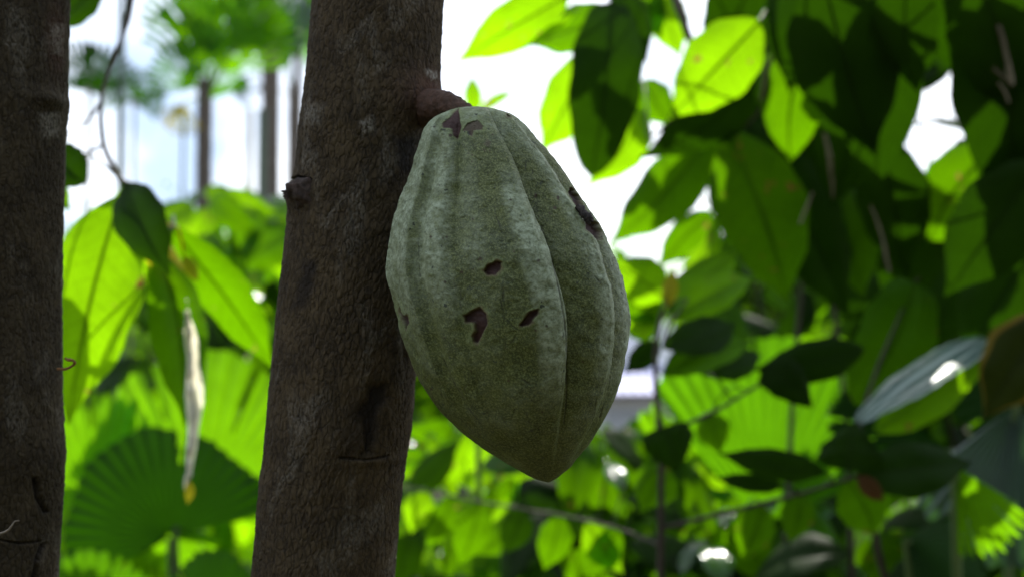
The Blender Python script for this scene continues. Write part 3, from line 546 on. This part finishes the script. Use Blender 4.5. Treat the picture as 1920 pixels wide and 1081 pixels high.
dk = plant('cacao_tree', 'dark cacao branches filling the top right corner with broad shaded leaves', 'tree', P(1850, 2600, 2.1)*[1, 1, 0],
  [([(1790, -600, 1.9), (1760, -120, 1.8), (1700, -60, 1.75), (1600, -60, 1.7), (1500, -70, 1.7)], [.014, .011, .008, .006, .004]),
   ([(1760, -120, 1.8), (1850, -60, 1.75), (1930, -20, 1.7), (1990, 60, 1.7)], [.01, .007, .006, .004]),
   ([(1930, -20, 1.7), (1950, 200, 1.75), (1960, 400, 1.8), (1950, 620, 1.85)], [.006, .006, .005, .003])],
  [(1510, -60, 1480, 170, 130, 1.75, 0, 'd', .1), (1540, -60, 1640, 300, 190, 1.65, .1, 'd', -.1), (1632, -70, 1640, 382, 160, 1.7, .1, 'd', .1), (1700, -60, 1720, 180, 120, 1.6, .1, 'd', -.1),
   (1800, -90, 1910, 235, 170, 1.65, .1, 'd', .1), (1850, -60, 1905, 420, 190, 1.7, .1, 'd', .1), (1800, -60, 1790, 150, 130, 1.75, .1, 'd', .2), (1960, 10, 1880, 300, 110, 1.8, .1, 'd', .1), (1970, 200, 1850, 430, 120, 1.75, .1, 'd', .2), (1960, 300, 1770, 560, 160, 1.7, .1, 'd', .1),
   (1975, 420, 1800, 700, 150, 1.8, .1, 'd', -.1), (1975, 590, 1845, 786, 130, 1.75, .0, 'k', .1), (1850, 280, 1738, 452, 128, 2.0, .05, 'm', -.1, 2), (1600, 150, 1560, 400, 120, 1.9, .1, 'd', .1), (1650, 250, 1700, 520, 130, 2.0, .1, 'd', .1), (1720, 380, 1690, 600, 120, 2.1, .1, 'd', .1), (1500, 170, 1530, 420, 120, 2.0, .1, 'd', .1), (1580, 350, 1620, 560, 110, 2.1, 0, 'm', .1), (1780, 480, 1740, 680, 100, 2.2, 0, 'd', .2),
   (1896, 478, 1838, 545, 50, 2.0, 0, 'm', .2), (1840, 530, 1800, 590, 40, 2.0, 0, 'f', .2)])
for pts, rad in (([(1845, -30, 1.7), (1862, 20, 1.68), (1876, 60, 1.67), (1888, 110, 1.67), (1898, 160, 1.67)], [.006, .006, .005, .0045, .0055]), ([(1898, 155, 1.67), (1876, 140, 1.67), (1862, 128, 1.67)], [.004, .003, .003]), ([(1872, 155, 1.67), (1884, 172, 1.67), (1892, 192, 1.67)], [.003, .003, .002]), ([(1546, 250, 1.8), (1556, 300, 1.8), (1562, 370, 1.82)], [.004, .005, .003]), ([(1632, 385, 1.8), (1650, 430, 1.8), (1668, 510, 1.8)], [.002, .003, .004]), ([(1456, 80, 1.78), (1440, 120, 1.78), (1426, 190, 1.8)], [.003, .003, .002]), ([(1500, 420, 1.8), (1512, 390, 1.8), (1524, 360, 1.8)], [.003, .003, .002])):
    mb = MB(); tube(mb, [P(*p) for p in pts], [q*.62 for q in rad], 22, 9, .2); mb.build('bare_twig', PALE, dk)

random.seed(24)
sp = plant('sapling', 'slender sapling with a thin dark upright stem to the right of the pod', 'sapling', P(1236, 2250, 1.75)*[1, 1, 0],
  [([(1236, 2250, 1.75), (1238, 1300, 1.74), (1239, 1000, 1.72), (1240, 860, 1.7), (1232, 760, 1.7), (1230, 640, 1.7), (1248, 560, 1.7)], [.006, .005, .0048, .004, .0038, .0034, .002]),
   ([(1240, 990, 1.72), (1380, 955, 1.68), (1500, 925, 1.64), (1608, 892, 1.6)], [.003, .003, .0026, .002]), ([(1236, 815, 1.7), (1330, 775, 1.72), (1400, 735, 1.74), (1480, 684, 1.76)], [.0028, .0026, .0022, .002]), ([(1238, 1022, 1.72), (1160, 990, 1.8), (1050, 965, 1.9), (900, 940, 2.0), (750, 908, 2.1)], [.0022, .002, .0018, .0015, .0012]),
   ([(1245, 640, 1.7), (1262, 600, 1.72), (1290, 560, 1.74)], [.002, .002, .001])],
  [(1246, 556, 1142, 488, 86, 1.75, 0, 'f', .1), (1244, 590, 1150, 545, 56, 1.8, 0, 'm', .1), (1236, 606, 1160, 612, 52, 1.8, 0, 'f', .1), (1250, 588, 1388, 462, 76, 1.8, .1, 'f', .2), (1262, 592, 1420, 520, 70, 1.75, .1, 'f', -.2), (1250, 575, 1262, 500, 30, 1.7, 0, 'y', .3),
   (1240, 650, 1390, 600, 74, 1.7, .1, 'd', .2), (1242, 700, 1420, 640, 70, 1.72, .1, 'm', .2), (1300, 690, 1440, 660, 60, 1.8, .1, 'd', .1), (1620, 654, 1412, 694, 76, 1.7, .0, 'd', .1), (1440, 684, 1524, 764, 76, 1.68, .0, 'd', .1, 1), (1244, 800, 1272, 884, 96, 1.66, .0, 'd', .2, 1), (1236, 640, 1170, 700, 46, 1.8, 0, 'd', .1),
   (1548, 884, 1346, 852, 56, 1.6, .0, 'd', .2), (1470, 910, 1338, 896, 34, 1.62, .0, 'd', .2), (1590, 900, 1640, 1010, 96, 1.7, .05, 'm', .1), (1608, 892, 1660, 940, 34, 1.58, 0, 'o', .1), (1590, 880, 1600, 790, 120, 1.6, .0, 'd', .2, 1), (1610, 890, 1830, 862, 100, 1.62, 0, 'd', .2), (1500, 920, 1480, 1020, 60, 1.7, 0, 'm', .1), (1430, 945, 1390, 1050, 70, 1.75, 0, 'm', .2), (1245, 870, 1200, 960, 80, 1.85, 0, 'm', .1),
   (1330, 775, 1350, 850, 60, 1.9, 0, 'm', 0), (1160, 990, 1090, 1080, 60, 1.9, 0, 'm', .2), (1050, 965, 1020, 1070, 62, 1.95, 0, 'm', .1), (1100, 975, 1170, 1075, 60, 1.9, 0, 'f', .1), (900, 940, 862, 1062, 70, 2.0, 0, 'm', .2), (980, 952, 945, 1040, 60, 2.0, .0, 'd', .1), (800, 920, 770, 1000, 56, 2.1, 0, 'f', 0), (850, 930, 800, 1030, 50, 2.1, 0, 'm', .2)])
random.seed(25)
gl = plant('glossy_shrub', 'shrub with a long glossy silvery leaf catching the light at the right', 'shrub', P(1700, 2200, 1.9)*[1, 1, 0],
  [([(1700, 2200, 1.9), (1690, 1300, 1.85), (1640, 1000, 1.8), (1612, 800, 1.8), (1700, 560, 1.9), (1724, 520, 1.9)], [.008, .007, .005, .003, .002, .002])],
  [(1716, 528, 1606, 760, 140, 1.9, .0, 'm', .2, 2), (1740, 560, 1640, 740, 90, 1.95, .05, 'd', -.2), (1660, 560, 1720, 690, 80, 2.1, .05, 'm', -.2), (1600, 700, 1700, 640, 60, 2.1, 0, 'd', 0)])
# the silvery leaf: pale streaks paint in sheen, glossy upper face turned to the sky
LM['g'] = leaf_mat('sheen_streak_leaf', (0.045, 0.10, 0.085), (0.05, 0.2, 0.02), 0.2, 0.30, spec=0.4, pleat=True, vcol=(0.6, 0.68, 0.6), vwid=.32)
mb = MB(); leaf(mb, P(1612, 796, 1.62), P(1878, 604, 1.92), 74*K*1.8, roll=.1, sag=.05, fold=.5, face=[.16, -.38, .77], n=30); mb.build('leaf', LM['g'], gl)
mb = MB(); leaf(mb, P(1600, 790, 1.68), P(1790, 640, 1.93), 54*K*1.8, roll=.0, sag=.04, fold=.5, face=[.1, -.38, .77], n=30); mb.build('leaf', LM['g'], gl)
mb = MB(); leaf(mb, P(1640, 810, 1.84), P(1884, 600, 1.92), 92*K*1.86, roll=-.1, sag=-.03, fold=.2, n=30); mb.build('leaf', LM['f'], gl)

shade_crown(dk, (1.05, 2.35, cz+1.25), (.75, .55, .15), 120, 6)  # overhead canopy added out of view to shade the top right leaves
# ------------------------------------------------------------------ fan palms
def fan_palm(label, base, fans):
    root = thing('fan_palm', label, 'palm', base)
    for (hx, hy, d, ang, Rp, a0, a1, pl, kind, face, droop, tth, spl) in fans:
        hub = P(hx, hy, d); up = CU*math.cos(R(ang))+CR*math.sin(R(ang)); mb = MB(); fan(mb, hub, up, face, Rp*K*d, R(a0), R(a1), pl, droop, tth, spl); mb.build('leaf', LM[kind], root)
        mb = MB(); b = np.array(base)+np.array([0, 0, .05]); tube(mb, [b, b*[.3, .3, .3]+hub*[.7, .7, .7]+np.array([0, 0.02, .0]), hub], [.012, .008, .006], 16, 7); mb.build('leaf_stalk', GREENSTEM, root)
    return root
random.seed(31); rng = np.random.default_rng(31)
fan_palm('round pleated fan palm with bright and shaded leaves at the lower left', P(330, 2100, 2.6)*[1, 1, 0],
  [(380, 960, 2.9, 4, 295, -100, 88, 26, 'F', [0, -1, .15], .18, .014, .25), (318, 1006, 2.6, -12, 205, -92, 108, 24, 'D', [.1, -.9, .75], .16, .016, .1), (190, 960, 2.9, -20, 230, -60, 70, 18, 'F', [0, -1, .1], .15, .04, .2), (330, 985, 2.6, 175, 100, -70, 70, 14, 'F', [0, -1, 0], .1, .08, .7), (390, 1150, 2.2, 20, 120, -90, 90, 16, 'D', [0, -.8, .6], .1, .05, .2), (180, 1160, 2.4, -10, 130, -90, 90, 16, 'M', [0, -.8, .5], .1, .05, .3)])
random.seed(32)
fan_palm('tall pleated fan palm glowing pale green behind the sapling', P(1440, 2100, 2.7)*[1, 1, 0],
  [(1432, 985, 2.6, 8, 345, -58, 50, 20, 'M', [0, -1, .1], .1, .014, .1), (1500, 960, 2.8, 18, 330, -20, 24, 8, 'F', [0, -1, .1], .05, .015, .1), (1330, 980, 2.9, -20, 240, -50, 40, 14, 'F', [0, -1, .1], .1, .04, .3)])
random.seed(33)
fan_palm('fan palm with bluish glossy pleats and one bright ragged leaf at the lower right', P(1850, 2100, 2.0)*[1, 1, 0],
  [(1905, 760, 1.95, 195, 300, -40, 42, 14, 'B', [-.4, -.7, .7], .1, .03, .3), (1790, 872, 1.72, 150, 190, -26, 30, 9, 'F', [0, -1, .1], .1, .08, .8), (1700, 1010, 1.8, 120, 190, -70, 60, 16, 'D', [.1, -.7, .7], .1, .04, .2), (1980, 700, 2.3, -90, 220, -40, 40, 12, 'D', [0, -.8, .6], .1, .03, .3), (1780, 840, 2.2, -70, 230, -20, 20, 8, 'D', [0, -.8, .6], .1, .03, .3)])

# ------------------------------------------------------------------ leafy fill: shrubs behind, every one a plant with its own crown
GAPS = [(1215, 330, 118, 90), (1290, 345, 60, 70), (1475, 478, 26, 24), (1557, 438, 20, 18), (1765, 235, 66, 84), (1220, 85, 40, 60), (1205, 645, 42, 80), (1190, 720, 34, 60), (1686, 16, 14, 20), (1328, 20, 16, 20), (990, 110, 160, 110), (1440, 215, 18, 18), (1190, 190, 18, 20), (1240, 195, 20, 16), (1500, 305, 16, 22), (1335, 60, 18, 40), (1860, 100, 22, 16), (1640, 420, 12, 14), (1260, 480, 60, 50)]
def in_gap(x, y): return any(((x-a)/c)**2+((y-b)/d)**2 < 1 for a, b, c, d in GAPS)
def shrub(name, label, cat, box, dr, n, Lr, kind, wr=.4, down=1.0, group=None, k2=None, ground_y=None, face=None, gap=True):
    x0, y0, x1, y1 = box; dm = (dr[0]+dr[1])/2; base = P((x0+x1)/2, 540, dm)*[1, 1, 0]; root = thing(name, label, cat, base, group); tries = 0; cnt = 0
    mbs = {kind: MB()}; st = MB()
    if k2: mbs[k2] = MB()
    mbs['h'] = MB()
    cl = []
    while cnt < n and tries < n*8:
        tries += 1; x, y = random.uniform(x0, x1), random.uniform(y0, y1); d = random.uniform(*dr); L = random.uniform(*Lr); an = random.gauss(0, .75)
        dirv = np.array([math.sin(an), random.uniform(-.5, .5), -math.cos(an)*down+random.uniform(-.2, .4)]); Lp = L/(K*d); ex, ey = x+math.sin(an)*Lp, y+math.cos(an)*Lp*(1 if down > 0 else -1)
        if gap and any(in_gap(x+(ex-x)*t, y+(ey-y)*t) for t in (0, .35, .7, 1)): continue
        p = P(x, y, d); hg = random.random() < .09; random_leaf(mbs['h'] if hg else mbs[k2] if k2 and random.random() < .35 else mbs[kind], p, L*(.55 if hg else 1), np.cross([.16, -.40, .77], [random.gauss(0, 1), random.gauss(0, 1), random.gauss(0, .4)]) if hg else dirv, wr, face=[random.gauss(.16, .12), -.42+random.gauss(0, .12), .77] if hg else face if face is not None else [random.uniform(-.6, .6), -1, random.uniform(0, .9)], n=10, shape=random.choice((0, 0, 2))); cl.append(p); cnt += 1
    for j in range(max(2, n//22)):
        e = random.choice(cl) if cl else base; m = (base+e)/2+np.array([random.uniform(-.1, .1), 0, .1]); tube(st, [base, m, e], [.009, .006, .002], 12, 6, .05)
    for kk, b in mbs.items():
        if b.n: b.build('crown', LM[kk], root)
    st.build('stem', TWIG, root); return root
random.seed(41)
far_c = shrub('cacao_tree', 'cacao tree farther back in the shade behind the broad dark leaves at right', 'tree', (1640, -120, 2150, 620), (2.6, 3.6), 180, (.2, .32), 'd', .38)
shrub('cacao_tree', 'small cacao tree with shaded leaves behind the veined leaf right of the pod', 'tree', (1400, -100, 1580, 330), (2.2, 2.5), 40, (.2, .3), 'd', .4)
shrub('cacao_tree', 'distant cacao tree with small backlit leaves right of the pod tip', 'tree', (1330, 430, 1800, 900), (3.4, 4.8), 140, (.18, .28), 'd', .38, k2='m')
shrub('shrub', 'sunlit yellow green bush just behind the tip of the pod', 'shrub', (770, 790, 1240, 1010), (3.0, 4.2), 190, (.07, .15), 'f', .45, k2='m')
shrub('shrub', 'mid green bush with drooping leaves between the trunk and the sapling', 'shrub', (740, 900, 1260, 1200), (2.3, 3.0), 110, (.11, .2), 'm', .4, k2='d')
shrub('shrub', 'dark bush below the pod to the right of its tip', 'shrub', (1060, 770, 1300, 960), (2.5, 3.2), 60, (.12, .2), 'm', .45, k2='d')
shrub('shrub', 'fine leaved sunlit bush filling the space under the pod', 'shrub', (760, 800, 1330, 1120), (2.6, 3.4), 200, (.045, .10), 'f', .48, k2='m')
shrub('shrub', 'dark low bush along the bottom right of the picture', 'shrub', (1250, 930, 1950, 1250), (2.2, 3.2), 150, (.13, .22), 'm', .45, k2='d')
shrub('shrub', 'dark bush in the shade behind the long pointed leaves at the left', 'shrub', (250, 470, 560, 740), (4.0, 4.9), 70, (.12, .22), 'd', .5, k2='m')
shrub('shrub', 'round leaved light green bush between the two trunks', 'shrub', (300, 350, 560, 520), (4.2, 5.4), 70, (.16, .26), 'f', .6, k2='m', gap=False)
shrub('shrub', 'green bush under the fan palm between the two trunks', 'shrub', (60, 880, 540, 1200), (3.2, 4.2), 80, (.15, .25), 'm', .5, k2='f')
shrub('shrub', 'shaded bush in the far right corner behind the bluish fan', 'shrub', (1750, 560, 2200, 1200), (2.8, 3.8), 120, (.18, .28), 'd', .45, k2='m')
sd_ = thing('seedling', 'tiny seedling with fresh upright leaves seen just above the pod', 'seedling', P(895, 2600, 2.5)*[1, 1, 0])
mb = MB(); tube(mb, [P(895, 2600, 2.5), P(898, 900, 2.5), P(896, 210, 2.5)], [.01, .006, .002], 30, 7, .04); mb.build('stem', GREENSTEM, sd_)
for b, t, ww, kd in (((893, 212), (884, 140), 34, 'f'), ((900, 210), (966, 170), 20, 'f'), ((890, 215), (850, 205), 16, 'm'), ((896, 320), (840, 300), 40, 'm'), ((898, 500), (960, 520), 50, 'm'), ((898, 700), (840, 720), 50, 'm')):
    mb = MB(); leaf(mb, P(*b, 2.5), P(*t, 2.5), ww*K*2.5, .1, n=16); mb.build('leaf', LM[kd], sd_)

# ------------------------------------------------------------------ far plants
def palm(label, bx, ty, d, r, crown, Lf, n, seed, up=1.0, nfr=34, kind='F', w=.045, mat=PALMBARK, top=None):
    random.seed(seed); root = thing('palm_tree', label, 'palm', P(bx, 540, d)*[1, 1, 0]); base = P(bx, 540, d)*[1, 1, 0]; tp = P(bx, ty, d)
    mb = MB(); tube(mb, [base-[0, 0, .1], base*.5+tp*.5, tp], [r*1.15, r, r*.9], 50, 14, .02); mb.build('trunk', mat, root)
    for i in range(n):
        a = i/n*2*math.pi+random.uniform(-.2, .2); el = min(1.5, random.uniform(.5, 1.25)*up) if up < 1.3 else random.uniform(1.12, 1.5); L = crown*random.uniform(.8, 1.15)
        hd = np.array([math.cos(a), math.sin(a), 0]); p1 = tp+hd*L*.35*math.cos(el)+np.array([0, 0, L*.5*math.sin(el)]); p2 = tp+hd*L*.8*math.cos(el*.7)+np.array([0, 0, L*.62*math.sin(el)]); p3 = tp+hd*L*(1.05 if up < 1.3 else .5)+np.array([0, 0, L*(.5*math.sin(el)-.22 if up < 1.3 else .8)])
        mb = MB(); frond(mb, [tp, p1, p2, p3], Lf, nfr, w, .55); mb.build('frond', LM[kind], root)
def tall_fan_palm(label, hx, hy, d, r, fans, seed):
    global rng
    random.seed(seed); rng = np.random.default_rng(seed); root = thing('palm_tree', label, 'palm', P(hx, 540, d)*[1, 1, 0]); base = P(hx, 540, d)*[1, 1, 0]; tp = P(hx, hy, d)
    mb = MB(); tube(mb, [base-[0, 0, .1], base*.5+tp*.5, tp, tp+[0, 0, .08]], [r*1.1, r, r*.95, r*.5], 50, 14, .03); mb.build('trunk', PALMBARK, root)
    for dx, dy, ang, Rp, kind, face in fans:
        q = d+random.uniform(-.3, .3); hub = P(hx+dx, hy+dy, q); up = CU*math.cos(R(ang))+CR*math.sin(R(ang)); mb = MB(); fan(mb, hub, up, face, Rp*K*d, R(-62), R(62), 15, .18, .35, .95); mb.build('leaf', LM[kind], root)
        mb = MB(); tube(mb, [tp, (tp+hub)/2+[0, 0, .04], hub], [.012, .008, .006], 8, 6); mb.build('leaf_stalk', GREENSTEM, root)
tall_fan_palm('palm with a brown trunk and bright green split fan leaves between the two trunks', 384, 196, 8.0, .052, [(-6, -70, -8, 150, 'F', [0, -1, .2]), (30, -60, 22, 150, 'F', [.3, -1, 0]), (-20, -30, -38, 110, 'M', [-.3, -1, 0]), (20, -90, 8, 170, 'M', [0, -1, -.2]), (60, -110, 35, 130, 'M', [.2, -1, .3]), (-10, -120, -15, 150, 'F', [0, -1, .1]), (-40, 0, 200, 60, 'y', [0, -1, 0]), (10, -10, 10, 90, 'M', [0, -1, .2])], 61)
tall_fan_palm('small dark fan palm beside the left trunk against the sky', 168, 178, 7.0, .012, [(-10, -6, -14, 110, 'D', [0, -1, .2]), (14, -4, 14, 95, 'D', [.2, -1, 0]), (0, -8, 60, 60, 'D', [0, -1, .3])], 62)
tall_fan_palm('slender fan palm with a small tuft of leaves beside the thin green stem', 252, 200, 7.6, .008, [(-14, -6, -50, 60, 'M', [0, -1, .2]), (6, -10, 14, 66, 'M', [.2, -1, 0]), (10, 0, 70, 46, 'M', [0, -1, .3])], 63)
tall_fan_palm('pale backlit fan palm partly behind the left side of the main trunk', 545, 190, 12.0, .03, [(-10, -60, -30, 120, 'M', [0, -1, .4]), (0, -90, 0, 120, 'B', [.2, -1, .8]), (-20, -20, -70, 90, 'B', [0, -1, .9]), (-10, -120, -50, 110, 'M', [0, -1, .5])], 64)
palm('slim palm with a thin green stem rising out of view', 237, -900, 7.0, .018, 1.0, .5, 7, 53, 1.0, kind='M', mat=BAMBOO)
palm('tall brown palm trunk close to the left side of the main trunk', 512, -700, 11.0, .075, 1.6, .7, 9, 54, .9, kind='M')
palm('far palm with thin fronds left of the pod tree', 560, 60, 14.0, .05, 1.2, .6, 8, 55, 1.0, kind='M')
for bx, d, r, m, lb in ((488, 8.5, .028, BAMBOO, 'dark green bamboo culm left of the main trunk'), (465, 9.0, .02, TAN, 'dry tan bamboo culm beside the dark green one'), (341, 10, .012, BAMBOO, 'thin far culm left of the brown palm trunk')):
    root = thing('bamboo', lb, 'bamboo', P(bx, 540, d)*[1, 1, 0]); mb = MB(); b = P(bx, 540, d)*[1, 1, 0]; t = P(bx+4, -400 if r > .03 else 205, d); pts = [b*(1-s)+t*s for s in np.linspace(0, 1, 9)]
    tube(mb, pts, [r], 80, 12, .015); mb.build('culm', m, root)
    for s in np.arange(.05, .95, .12):
        nd = MB(); c = b*(1-s)+t*s; tube(nd, [c-[0, 0, .008], c, c+[0, 0, .008]], [r*1.02, r*1.18, r*1.02], 5, 12); nd.build('joint', m, root)
random.seed(60)
def far_tree(label, px, d, h, cr_, n, kind, seed, low=.35):
    random.seed(seed); b = P(px, 540, d)*[1, 1, 0]; root = thing('tree', label, 'tree', b); t = b+np.array([random.uniform(-.3, .3), 0, h*.62])
    mb = MB(); tube(mb, [b-[0, 0, .2], (b+t)/2+[.1, 0, 0], t], [h*.022, h*.016, h*.01], 20, 10, .04)
    lim = []
    for i in range(9):
        a = random.uniform(0, 6.28); e = t+np.array([math.cos(a)*cr_*.7, math.sin(a)*cr_*.7, random.uniform(-.1, .35)*h]); s = b*.35+t*.65 if i % 2 else t; lim.append(tube(mb, [s, (s+e)/2+[0, 0, .1*h], e], [h*.008, h*.005, h*.002], 10, 6, .05))
    mb.build('trunk', TWIG, root); cb = MB()
    cl = [l[-1-random.randint(0, 4)]+np.array([random.gauss(0, cr_*.2), random.gauss(0, cr_*.2), random.gauss(0, cr_*.16)]) for l in lim for _ in range(5)]
    N = n; c = np.array(cl)[rng.integers(0, len(cl), N)]+rng.normal(0, 1, (N, 3))*[cr_*.16, cr_*.16, cr_*.12]
    dr = rng.normal(0, 1, (N, 3))+[0, 0, -.6]; dr /= np.linalg.norm(dr, axis=1)[:, None]; sd = np.cross(dr, rng.normal(0, 1, (N, 3))); sd /= np.linalg.norm(sd, axis=1)[:, None]
    L = rng.uniform(.10, .22, N)[:, None]*(h/7)**.5; q = np.stack([c, c+dr*L*.5+sd*L*.22, c+dr*L, c+dr*L*.5-sd*L*.22], 1).reshape(-1, 3)
    cb.add(q, np.arange(N*4).reshape(-1, 4), np.tile([[0, .5], [.5, 1], [1, .5], [.5, 0]], (N, 1))); cb.build('crown', LM[kind], root, smooth=False)
for i, (px, d, h, c, n, kd, lb) in enumerate(((1440, 16, 3.6, 1.5, 3500, 'f', 'low bright tree in the distance right of the pod'), (1500, 15, 5, 1.2, 5000, 'd', 'tall distant tree behind the broad right leaves'), (2260, 17, 7, 2.0, 5000, 'd', 'tall distant tree beyond the right edge of the dark canopy'), (80, 16, 3.7, 2.2, 5000, 'm', 'distant tree hidden partly by the left trunk'),
      (560, 22, 4.6, 2.5, 5000, 'm', 'distant tree behind the main trunk'), (1000, 24, 5.0, 2.6, 5000, 'f', 'distant light green tree behind the pod'), (330, 20, 4.2, 2.2, 5000, 'f', 'low distant tree under the palms'))):
    far_tree(lb, px, d, h, c, n, kd, 70+i)
shade_crown(far_c, (2.8, 4.4, cz+2.3), (1.2, .9, .2), 170, 8)  # another unseen canopy, added to darken the leaves farther back
# far wood and undergrowth: one mass each
def mass(name, x0, x1, y0, y1, h0, h1, n, L, kind, gap=False):
    N = n; X = rng.uniform(x0, x1, N); Y = rng.uniform(y0, y1, N); H = h0+(h1-h0)*(0.5+0.5*fbm(np.stack([X*.25, Y*.12, X*0], 1), 5, 3)*1.6); Z = H*rng.random(N)**.6
    if gap:      # opening cut towards the upper left to let light onto the pod
        az = np.arctan2(X, -Y); ok = ~((az < 0.05) & (az > -1.5) & (Z > 1.45+0.22*np.hypot(X, Y))); X, Y, Z = X[ok], Y[ok], Z[ok]; N = len(X)
    c = np.stack([X, Y, Z], 1); dr = rng.normal(0, 1, (N, 3))+[0, 0, .2]; dr /= np.linalg.norm(dr, axis=1)[:, None]; sd = np.cross(dr, rng.normal(0, 1, (N, 3))); sd /= np.linalg.norm(sd, axis=1)[:, None]
    l = rng.uniform(L*.6, L*1.4, N)[:, None]; q = np.stack([c, c+dr*l*.5+sd*l*.24, c+dr*l, c+dr*l*.5-sd*l*.24], 1).reshape(-1, 3); b = MB(); b.add(q, np.arange(N*4).reshape(-1, 4), np.tile([[0, .5], [.5, 1], [1, .5], [.5, 0]], (N, 1)))
    tag(b.build(name, LM[kind], None, smooth=False), kind='stuff')
mass('undergrowth', -7, 7, 5.5, 13, .4, 1.3, 26000, .16, 'm')
mass('far_wood', -40, 40, 32, 60, 3.0, 5.5, 60000, .7, 'm')
mass('unseen_shade_wood', -9, 9, -9, -1.6, 3.5, 6.0, 42000, .30, 'd', True)  # foliage added behind the camera to cut sky light from the front
mass('grass', -5, 5, 2.0, 7, .05, .35, 14000, .12, 'm')

# ------------------------------------------------------------------ house glimpsed beyond
def box(mb, a, b):
    a, b = np.array(a, float), np.array(b, float); V = np.array([[(a, b)[i][0], (a, b)[j][1], (a, b)[k][2]] for i in (0, 1) for j in (0, 1) for k in (0, 1)]); mb.add(V, [[0, 1, 3, 2], [4, 6, 7, 5], [0, 4, 5, 1], [2, 3, 7, 6], [0, 2, 6, 4], [1, 5, 7, 3]], np.zeros((8, 2)))
def plain(name, c, rough=.7, metal=0, var=.15):
    m, nt = new_mat(name); o = nn(nt, 'ShaderNodeOutputMaterial'); pr = nn(nt, 'ShaderNodeBsdfPrincipled'); t = nn(nt, 'ShaderNodeTexCoord'); n_ = noise(nt, 6, 5, .6, t.outputs['Object'])
    lk(nt, mix(nt, n_, tuple(x*(1-var) for x in c), tuple(min(1, x*(1+var)) for x in c)), pr.inputs['Base Color']); pr.inputs['Roughness'].default_value = rough; pr.inputs['Metallic'].default_value = metal; lk(nt, pr.outputs[0], o.inputs[0]); return m
hx = P(1150, 540, 20)[0]; hy = 20.0
h = thing('house', 'small white house with a lavender grey metal roof beyond the garden right of the pod', 'house', (hx, hy, 0))
w_ = MB(); box(w_, (hx-2.2, hy, 0), (hx+1.4, hy+4, 1.53)); box(w_, (hx-2.0, hy+2.3, 1.0), (hx+1.2, hy+6, 2.85)); w_.build('wall', plain('white_plaster', (.78, .75, .78)), h, smooth=False)
rf = MB(); nx = 60; xs = np.linspace(hx-2.6, hx+1.75, nx); zc = .02*np.cos(np.arange(nx)*math.pi)
V = np.concatenate([np.stack([xs, np.full(nx, hy-.45), 1.58+zc], 1), np.stack([xs, np.full(nx, hy+2.28), 2.06+zc], 1), np.stack([xs, np.full(nx, hy+2.28), 2.02+zc], 1), np.stack([xs, np.full(nx, hy-.45), 1.54+zc], 1)])
rf.add(V, grid_faces(4, nx), np.zeros((len(V), 2))); rf.build('roof', plain('lavender_roof_sheet', (.42, .42, .60), .45, .1), h, smooth=False)
for x in (hx-1.5, hx-.1):
    f_ = MB(); box(f_, (x, hy-.04, .6), (x+.8, hy-.003, 1.35)); fo = f_.build('window', plain('window_frame_paint', (.5, .5, .55)), h, smooth=False)
